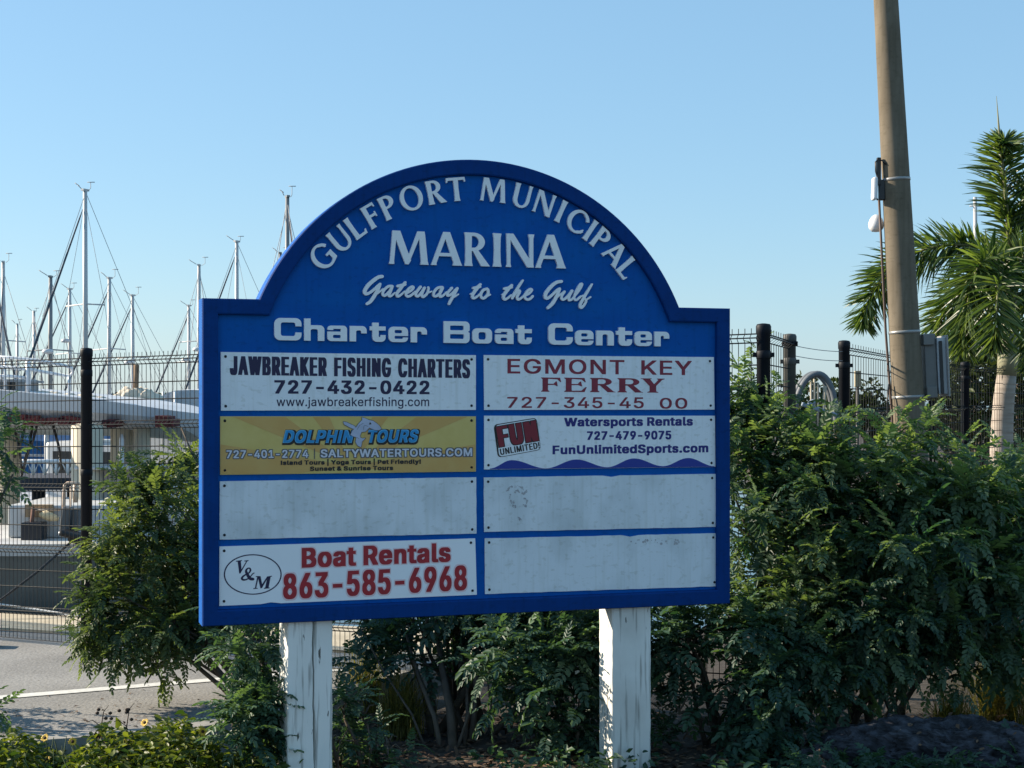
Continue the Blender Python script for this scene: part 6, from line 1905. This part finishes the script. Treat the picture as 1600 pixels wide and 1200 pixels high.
def flower(root, px, py, Y, facing, size=.022):
    c = P(px, py, Y)
    f = Vector(facing).normalized()
    a = f.cross(Vector((0, 0, 1))).normalized()
    b_ = a.cross(f)
    mb = MB()
    rd = random.Random(px)
    for k in range(12):
        an = 2 * math.pi * k / 12 + rd.uniform(-.1, .1)
        d = a * math.cos(an) + b_ * math.sin(an)
        s = a * -math.sin(an) + b_ * math.cos(an)
        L = size * rd.uniform(.85, 1.1)
        mb.add([c + d * size * .25 - s * size * .10, c + d * L * .7 - s * size * .2 + f * size * .1, c + d * L + f * size * .02, c + d * L * .7 + s * size * .2 + f * size * .1, c + d * size * .25 + s * size * .10],
               [(0, 1, 2, 3, 4)])
    o = part(mb, "flower", M_petal, root)
    mb = MB()
    q = f.to_track_quat('Z', 'Y').to_matrix().to_4x4()
    m2 = MB().lathe((0, 0, 0), [(size * .36, 0), (size * .33, size * .14), (size * .15, size * .22), (.0005, size * .24)], n=10)
    mb.add([c + (q @ Vector(v)) for v in m2.v], m2.f, True)
    k_ = part(mb, "flower_disk", M_disk, root)
    k_.parent = o
    s_ = MB().tube([c - f * .002, c - f * .02 + Vector((0, 0, -.03)), c + Vector((.01, .02, -.14))], .0025, n=5)
    part(s_, "flower_stalk", M_leafstem, root)


M_leafstem = mat("green stalk", (0.06, 0.09, 0.03), rough=0.8)
rngc = np.random.default_rng(55)
CLUMPS = [(20, 1188, 6.75, .40, .22, "sunflower clump at the bottom left corner, one yellow bloom", [(70, 1153, (-.3, -.9, .6))]),
          (140, 1180, 6.8, .36, .24, "sunflower clump with a dark centred yellow bloom left of the dry brown stalks", [(113.5, 1158.5, (.0, -1, .25)), (72, 1187, (-.2, -.7, .7))]),
          (240, 1178, 6.8, .36, .24, "sunflower clump with the highest yellow bloom and two lower ones", [(226, 1129, (-.4, -.8, .6)), (252, 1165, (.1, -1, .4)), (193, 1160, (-.3, -.8, .7)), (220, 1163, (-.5, -.7, .6))]),
          (350, 1182, 6.7, .36, .22, "sunflower clump with one drooping bloom close to the left post", [(317, 1143, (.2, -.9, .2))])]
for px, py, Y, rx, rz, lab, fls in CLUMPS:
    c = P(px, py, Y)
    t = thing("beach_sunflower", lab, "flowers", (c.x, c.y, GZ), 0, "beach sunflowers along the bottom left")
    n = 1300
    pos = np.stack([rngc.normal(c.x, rx * .42, n), rngc.uniform(Y - .35, Y + .35, n), np.zeros(n)], axis=1)
    hmax = .15 + .07 * np.sin(pos[:, 0] * 7.0) + .05 * np.sin(pos[:, 0] * 17 + 1)
    edge = np.clip(1 - np.abs(pos[:, 1] - Y) / .42, .15, 1)
    pos[:, 2] = GZ + (hmax + .09) * rngc.uniform(.1, 1.05, n) * edge ** .5
    dirs = np.stack([rngc.normal(0, 1, n), rngc.normal(-.3, 1, n), rngc.uniform(-.2, .7, n)], axis=1)
    ti = rngc.uniform(0, .7, n) + (rngc.random(n) < .12) * .3
    scatter("foliage", M_leafc, BLADE, pos, dirs, rngc.uniform(.026, .058, n), ti, rngc, t, roll=.7)
    mb = MB()
    for k in range(26):
        a = Vector((rngc.normal(c.x, rx * .35), rngc.uniform(Y - .25, Y + .25), GZ - .01))
        b_ = a + Vector((rngc.uniform(-.08, .08), rngc.uniform(-.08, .02), rngc.uniform(.12, .22)))
        mb.tube([a, a.lerp(b_, .5) + Vector((.01, 0, .01)), b_], [.004, .003, .0018], n=5)
    part(mb, "stalk", M_leafstem, t)
    for x, y, f in fls:
        flower(t, x, y, Y - .02, f, .021)
# dry brown seed stalks among them
M_dry = mat("dry brown leaf", (0.055, 0.035, 0.025), rough=0.95, var=.4, scale=20)
for px, top, lab in ((158, 1112, "dry brown stalk with curled dead leaves, left of the pair by the asphalt"), (198, 1108, "dry dark stalk with curled dead leaves below the hanging shrub")):
    t = thing("dry_stalk", lab, "dead plant", (P(px, 0, 6.9).x, 6.9, GZ))
    mb = MB()
    a = P(px - 4, 1215, 6.85)
    a.z = GZ
    mb.tube([a, P(px - 3, 1160, 6.88), P(px, 1135, 6.9), P(px + 4, top, 6.9), P(px + 12, top - 10, 6.9)], [.005, .004, .003, .002, .001], n=5)
    mb.tube([P(px, 1135, 6.9), P(px - 14, 1125, 6.9), P(px - 20, 1128, 6.88)], .002, n=4)
    part(mb, "stalk", M_dry, t)
    mb = MB()
    rd = random.Random(px)
    for k in range(16):
        c = P(px + rd.uniform(-9, 7), rd.uniform(1138, 1180), 6.87 + rd.uniform(-.03, .03))
        d = Vector((rd.uniform(-.5, .5), rd.uniform(-.5, .5), -1)).normalized()
        s = Vector((rd.uniform(-1, 1), rd.uniform(-1, 1), 0)).normalized()
        L, w = rd.uniform(.03, .055), rd.uniform(.006, .012)
        mb.add([c, c + d * L * .4 + s * w, c + d * L, c + d * L * .4 - s * w], [(0, 1, 2, 3)])
    for k in range(5):
        c = P(px + rd.uniform(-12, 16), top + rd.uniform(-4, 22), 6.9)
        mb.lathe(c, [(.001, -.008), (.008, -.004), (.009, .003), (.001, .008)], n=7)
    part(mb, "dead_leaf", M_dry, t)

# ---- ornamental grass tufts
M_gr = leaf_mat("straw green grass", (0.055, 0.065, 0.018), (0.26, 0.22, 0.075), trans=.35, gloss=.15, rough=.7)


def tuft(label, x, y, n, L, spread, seed, z=GZ):
    rng = np.random.default_rng(seed)
    t = thing("grass_tuft", label, "grass tuft", (x, y, z))
    V, Q, T = [], [], []
    for i in range(n):
        an = rng.uniform(0, 2 * math.pi)
        lean = abs(rng.normal(0, spread))
        l = L * rng.uniform(.55, 1.1)
        o = np.array([rng.normal(0, .045), rng.normal(0, .045), 0])
        h = np.array([math.cos(an), math.sin(an), 0])
        s = np.array([-math.sin(an), math.cos(an), 0]) * .0032
        b = len(V)
        k = 5
        for j in range(k + 1):
            q = j / k
            c = o + h * l * lean * q ** 1.7 + np.array([0, 0, l * (q - .42 * min(lean, 1.3) * q ** 2.4)])
            w = 1 - .85 * q
            V += [c - s * w, c + s * w]
        Q += [(b + 2 * j, b + 2 * j + 1, b + 2 * j + 3, b + 2 * j + 2) for j in range(k)]
        T += [rng.uniform(0, .8)] * (2 * (k + 1))
    arrays_mesh("blades", np.array(V), Q, M_gr, T, t)


tuft("straw coloured arching grass tuft left of the bare stems under the sign", P(628, 0, 7.85).x, 7.85, 700, .36, .55, 1)
tuft("smaller sunlit grass tuft behind the left post's right edge", P(566, 0, 8.5).x, 8.5, 380, .40, .55, 2)
tuft("dry grass tuft at the right edge behind the dark rock", P(1560, 0, 8.3).x, 8.3, 700, .42, .8, 3)
tuft("pale dry grass tuft beside the rock under the right shrub", P(1490, 0, 7.9).x, 7.9, 420, .28, .9, 4)
tuft("grass tuft at the far right bottom behind the rock's low end", P(1630, 0, 8.0).x, 8.0, 500, .40, .9, 5)

# ---- mulch and leaf litter (nobody could count it)
rngm = np.random.default_rng(9)
n = 6500
M_chip = leaf_mat("bark chips", (0.045, 0.026, 0.018), (0.30, 0.20, 0.13), trans=.0, gloss=.2, rough=.85)
pos = np.stack([rngm.uniform(-1.25, 2.6, n), rngm.uniform(6.2, 8.4, n), GZ + np.abs(rngm.normal(.006, .008, n))], axis=1)
dirs = np.stack([rngm.normal(0, 1, n), rngm.normal(0, 1, n), rngm.normal(0, .22, n)], axis=1)
CH = [(np.array([(0, -.14, 0), (.5, -.18, .05), (1, -.1, 0), (1, .1, 0), (.5, .16, .05), (0, .14, 0)], dtype=np.float32), np.array([(0, 1, 4, 5), (1, 2, 3, 4)], dtype=np.int32)),
      (np.array([(0, 0, 0), (.4, .3, .12), (1, 0, 0), (.5, -.3, .1), (.45, 0, 0), (.55, 0, 0)], dtype=np.float32), np.array([(0, 3, 2, 1)], dtype=np.int32))]
o = scatter("bark_mulch", M_chip, CH, pos, dirs, rngm.uniform(.02, .06, n), rngm.random(n) ** 1.6 * .85, rngm, None, roll=.25)
tag(o, kind="stuff")
# low weeds in the shade at the bottom
n = 2400
u = rngm.uniform(-.45, 2.6, n)
pos = np.stack([u, rngm.uniform(6.35, 7.2, n), np.zeros(n)], axis=1)
den = np.sin(pos[:, 0] * 4.1 + .6) + np.sin(pos[:, 1] * 9) * .4
pos = pos[(den > .1) | (pos[:, 0] > .9)]
n = len(pos)
pos[:, 2] = GZ + rngm.uniform(.01, .10, n)
dirs = np.stack([rngm.normal(0, 1, n), rngm.normal(0, 1, n), rngm.uniform(0, .9, n)], axis=1)
o = scatter("ground_cover", M_leafd, BLADE, pos, dirs, rngm.uniform(.03, .06, n), rngm.uniform(0, .6, n), rngm, None)
tag(o, kind="stuff")

# fallen leaves blown against the kerb and over the asphalt
n = 260
pos = np.stack([rngm.uniform(-3.2, -.9, n), 7.2 + np.abs(rngm.normal(0, .55, n)), np.full(n, .008)], axis=1)
pos[:, 1] += np.clip((pos[:, 0] + 2.3) * .45, 0, 1)
dirs = np.stack([rngm.normal(0, 1, n), rngm.normal(0, 1, n), rngm.normal(0, .12, n)], axis=1)
o = scatter("leaf_litter", M_chip, CH, pos, dirs, rngm.uniform(.012, .032, n), rngm.random(n) ** 2 * .7, rngm, None, roll=.3)
tag(o, kind="stuff")
n = 420
pos = np.stack([rngm.uniform(1.2, 2.9, n), rngm.normal(6.55, .12, n), GZ + rngm.uniform(.0, .16, n)], axis=1)
dirs = np.stack([rngm.normal(0, .6, n), rngm.normal(-.2, .6, n), rngm.uniform(.1, 1.2, n)], axis=1)
o = scatter("ground_cover", M_leafd, PINN, pos, dirs, rngm.uniform(.07, .14, n), rngm.uniform(0, .3, n), rngm, None)
tag(o, kind="stuff")

# ---- the dark rock at the lower right
bm = bmesh.new()
bmesh.ops.create_icosphere(bm, subdivisions=7, radius=1)
from mathutils import noise as mnoise
for v in bm.verts:
    d = v.co.copy()
    q = 1 + .16 * mnoise.noise(d * 1.4 + Vector((3, 1, 2))) + .12 * mnoise.noise(d * 3.3) + .06 * mnoise.noise(d * 7) - .10 * abs(mnoise.noise(d * 5.5 + Vector((7, 2, 5)))) - .06 * abs(mnoise.noise(d * 12)) + .035 * mnoise.noise(d * 27) + .02 * mnoise.noise(d * 55)
    v.co = Vector((d.x * .72 * q, d.y * .42 * q, (d.z if d.z > 0 else d.z * .4) * .31 * q))
me = bpy.data.meshes.new("rock")
bm.to_mesh(me)
bm.free()
M_rock = mat("dark limestone", (0.008, 0.009, 0.013), rough=0.95, color2=(0.046, 0.050, 0.064), scale=17, bump=1.0, detail=15, thr=(.44, .66))
me.materials.append(M_rock)
rk = bpy.data.objects.new("rock", me)
COL.objects.link(rk)
rk.location = (P(1500, 0, 7.0).x, 7.0, GZ - .02)
rp, rn = [], []
for v in me.vertices:
    if v.normal.z > .25 and random.random() < .009:
        rp.append(tuple(rk.location + v.co + Vector((0, 0, .004))))
        rn.append(tuple(v.normal))
rn = np.array(rn)
rt = np.cross(rn, rngm.normal(0, 1, rn.shape))
o = scatter("leaf_litter", M_chip, CH, rp, rt, rngm.uniform(.012, .045, len(rp)), rngm.random(len(rp)) ** 1.5 * .8, rngm, None, roll=.1, upn=rn)
tag(o, kind="stuff")
tag(rk, "wide dark grey boulder with pale lichen patches at the bottom right", "rock")

# ------------------------------------------------------------------ foxtail palm
M_ptrunk = mat("ringed palm trunk", (0.30, 0.25, 0.21), rough=0.85, color2=(0.40, 0.35, 0.30), scale=5, bump=0.3, stretch=(.4, .4, 6))
M_crown = mat("pale green crownshaft", (0.24, 0.24, 0.15), rough=0.6, color2=(0.34, 0.33, 0.22), scale=3, stretch=(1, 1, .3))
M_pleaf = leaf_mat("palm leaflet green", (0.018, 0.046, 0.016), (0.125, 0.175, 0.055), trans=.36, gloss=.42, rough=.35)
M_rach = mat("palm midrib", (0.16, 0.16, 0.07), rough=0.6)
PLY = 17.0
palm = thing("palm_tree", "bushy fronded foxtail palm behind the fence to the right of the concrete pole", "palm", (P(1567, 0, PLY).x, PLY, 0))
mb = MB()
tp = [(1564, 900), (1564, 720), (1566, 660), (1569, 620), (1573, 585)]
pts = [P(x, y, PLY) for x, y in tp]
pts[0].z = -.05
mb.tube(pts, [.135, .125, .118, .112, .104], n=20)
for k in range(9):
    c = pts[1].lerp(pts[4], k / 9)
    r_ = .127 - .021 * k / 9
    mb.tube([c - Vector((0, 0, .008)), c, c + Vector((0, 0, .008))], [r_ * .99, r_ * 1.03, r_ * .99], n=20, cap=False)
part(mb, "trunk", M_ptrunk, palm)
mb = MB()
mb.tube([P(1573, 587, PLY), P(1575, 560, PLY), P(1578, 510, PLY), P(1580, 455, PLY), P(1581, 400, PLY)], [.106, .112, .10, .075, .05], n=20)
part(mb, "crownshaft", M_crown, palm)
mb = MB()
mb.tube([P(1580, 420, PLY), P(1571, 300, PLY), P(1561, 205, PLY), P(1557, 150, PLY)], [.03, .02, .012, .002], n=7)
part(mb, "spear_leaf", M_rach, palm)
rngp = np.random.default_rng(77)


def frond(pts, n, L, start=.16):
    """A plume: curved midrib with leaflets standing out all round it. pts are (px, py, dY)."""
    sp = [P(x, y, PLY + dy) for x, y, dy in pts]
    # Catmull-Rom samples
    C = []
    m_ = len(sp)
    for i in range(m_ - 1):
        a, b_, c, d = sp[max(i - 1, 0)], sp[i], sp[i + 1], sp[min(i + 2, m_ - 1)]
        for j in range(8):
            t = j / 8
            C.append(0.5 * (2 * b_ + (c - a) * t + (2 * a - 5 * b_ + 4 * c - d) * t * t + (3 * b_ - a - 3 * c + d) * t ** 3))
    C.append(sp[-1])
    mb = MB()
    mb.tube(C, [.022 * (1 - .85 * i / len(C)) for i in range(len(C))], n=6)
    fr = part(mb, "frond", M_rach, palm)
    V, Q, T = [], [], []
    K = len(C) - 1
    for i in range(n):
        t = start + (1 - start) * (i + rngp.random()) / n
        x = min(t * K, K - 1e-3)
        k = int(x)
        p = C[k].lerp(C[k + 1], x - k)
        tx = (C[k + 1] - C[k]).normalized()
        an = rngp.uniform(0, 2 * math.pi)
        r0 = tx.cross(Vector((0, 0, 1)))
        if r0.length < .05:
            r0 = Vector((1, 0, 0))
        r0.normalize()
        r1 = tx.cross(r0)
        out = r0 * math.cos(an) + r1 * math.sin(an)
        fw = rngp.uniform(.35, .85)
        d = (out + tx * fw).normalized()
        l = L * rngp.uniform(.7, 1.1) * (1 - .55 * max(0, t - .6) / .4) * (.6 + .4 * min(1, (t - start) / .15))
        w = .0135 * rngp.uniform(.8, 1.25)
        s = d.cross(Vector((rngp.normal(), rngp.normal(), rngp.normal()))).normalized() * w
        nn = s.cross(d).normalized()
        b0 = len(V)
        for j, (q, ww) in enumerate(((0, .35), (.35, 1), (.75, .7), (1, .08))):
            c = p + d * l * q + Vector((0, 0, -.20 * l * q * q))
            V += [tuple(c - s * ww), tuple(c + nn * w * .35 * ww), tuple(c + s * ww)]
        for j in range(3):
            Q += [(b0 + 3 * j, b0 + 3 * j + 1, b0 + 3 * j + 4, b0 + 3 * j + 3), (b0 + 3 * j + 1, b0 + 3 * j + 2, b0 + 3 * j + 5, b0 + 3 * j + 4)]
        T += [float(rngp.uniform(0, .75))] * 12
    V = np.array(V) - np.array(palm.location)
    arrays_mesh("leaflets", V, Q, M_pleaf, T, fr)


FR_ = [([(1580, 425, 0), (1576, 350, .05), (1569, 285, .05), (1567, 235, .0), (1570, 222, -.05)], 330, .46),
       ([(1580, 430, 0), (1590, 360, .1), (1612, 300, .1), (1640, 290, 0)], 260, .44),
       ([(1578, 440, 0), (1548, 395, -.1), (1500, 382, -.15), (1440, 392, -.1), (1390, 425, 0), (1358, 468, 0), (1348, 505, 0)], 420, .46),
       ([(1579, 440, 0), (1562, 405, -.5), (1535, 410, -.9), (1516, 450, -1.0), (1510, 500, -1.0), (1508, 545, -1.0)], 330, .46),
       ([(1579, 440, 0), (1545, 430, .3), (1505, 450, .5), (1472, 500, .6), (1462, 545, .6)], 320, .46),
       ([(1580, 440, 0), (1600, 400, -.2), (1640, 400, -.3), (1680, 450, -.3)], 260, .44),
       ([(1580, 440, 0), (1595, 430, -.5), (1612, 460, -.9), (1620, 530, -1.0), (1618, 570, -1)], 300, .44),
       ([(1579, 440, 0), (1570, 420, -.7), (1560, 450, -1.3), (1556, 510, -1.5), (1556, 540, -1.5)], 240, .40),
       ([(1580, 440, 0), (1580, 400, .6), (1560, 390, 1.2), (1530, 430, 1.6), (1515, 490, 1.7)], 280, .45)]
for pts, n, L in FR_:
    frond(pts, int(n * 1.35), L * 1.04)


# ------------------------------------------------------------------ trees beyond the fence
def far_tree(label, px, base_py, Y, crown, n, leaf, seed, m=None, group=None, name="broadleaf_tree", cat="tree"):
    rng = np.random.default_rng(seed)
    rd = random.Random(seed)
    x = (px - CX) / F * Y
    t = thing(name, label, cat, (x, Y, 0), 0, group)
    p, d = lobes_points(crown, n, rng, (.35, 1.1))
    dd = d + rng.normal(0, .7, p.shape) + np.array([0, 0, .1])
    scatter("crown", m or M_far, BLADE, p, dd, rng.uniform(leaf * .6, leaf * 1.3, len(p)), rng.uniform(0, .8, len(p)), rng, t)
    mb = MB()
    for k, L in enumerate(crown):
        e = P(L[0], L[1], L[2])
        a = Vector((x, Y, -.1))
        mid = a.lerp(e, .55) + Vector((rd.uniform(-.1, .1), rd.uniform(-.1, .1), .1))
        r0 = .016 * (e - a).length + .03
        mb.tube([a, mid, e], [r0, r0 * .7, r0 * .3], n=7)
    part(mb, "trunk", M_bark, t)


far_tree("small olive bush on the bank behind the floating dock", 85, 745, 33, [(60, 690, 33, .4, .4, .35), (95, 680, 33, .5, .5, .45), (120, 700, 33, .4, .4, .3)], 700, .13, 210, name="waterside_bush", cat="bush")
g_ = "trees beyond the right fence"
far_tree("dark round tree behind the grey arched frame", 1255, 700, 40, [(1250, 620, 40, .55, .5, .5), (1235, 650, 40, .6, .5, .5), (1280, 640, 40, .6, .6, .45), (1256, 600, 40, .3, .3, .25)], 900, .16, 201, group=g_)
far_tree("dark tree just left of the black gate post", 1306, 700, 42, [(1305, 612, 42, .35, .4, .35), (1310, 645, 42, .5, .5, .5), (1322, 630, 42, .4, .4, .4)], 700, .16, 202, group=g_)
far_tree("low dark tree behind the fence left of the concrete pole", 1365, 720, 38, [(1350, 640, 38, .6, .5, .45), (1380, 655, 38, .7, .5, .5), (1362, 612, 38, .25, .3, .3), (1330, 655, 38, .4, .5, .45)], 1100, .16, 203, group=g_)
far_tree("brownish bushy tree directly behind the right fence, left of the palm trunk", 1500, 720, 23, [(1480, 600, 23, .45, .6, .5), (1520, 590, 23.5, .5, .6, .55), (1490, 660, 23, .5, .6, .5), (1540, 650, 23, .5, .6, .6), (1455, 640, 23, .3, .4, .4)], 1800, .13, 204, group=g_)
far_tree("dark bushy tree behind the palm at the right edge", 1600, 720, 24, [(1590, 600, 24, .5, .6, .6), (1620, 640, 24, .6, .6, .6), (1580, 660, 24, .4, .6, .5), (1650, 590, 24, .6, .6, .6)], 1500, .13, 205, group=g_)
far_tree("tall dark tree behind the palm's lower fronds", 1530, 720, 30, [(1530, 540, 30, .7, .7, .45), (1570, 570, 30, .8, .7, .5), (1490, 560, 30, .45, .5, .35), (1610, 545, 30, .7, .7, .5)], 1500, .16, 206, group=g_)
# low wooded shore far across the water
rngs = np.random.default_rng(31)
n = 5000
pos = np.stack([rngs.uniform(-260, 40, n), rngs.uniform(395, 410, n), np.zeros(n)], axis=1)
pos[:, 2] = -.5 + rngs.random(n) ** .6 * (2.6 + 1.2 * np.sin(pos[:, 0] * .06) + .8 * np.sin(pos[:, 0] * .23))
dirs = rngs.normal(0, 1, (n, 3))
o = scatter("wooded_shore", M_far, BLADE, pos, dirs, rngs.uniform(1.2, 2.2, n), rngs.uniform(.2, .9, n), rngs, None)
tag(o, kind="stuff")
MB().prism([(-300, 390), (60, 390), (60, 430), (-300, 430)], -1.2, -.5).build("far_shore", M_soil)["kind"] = "structure"
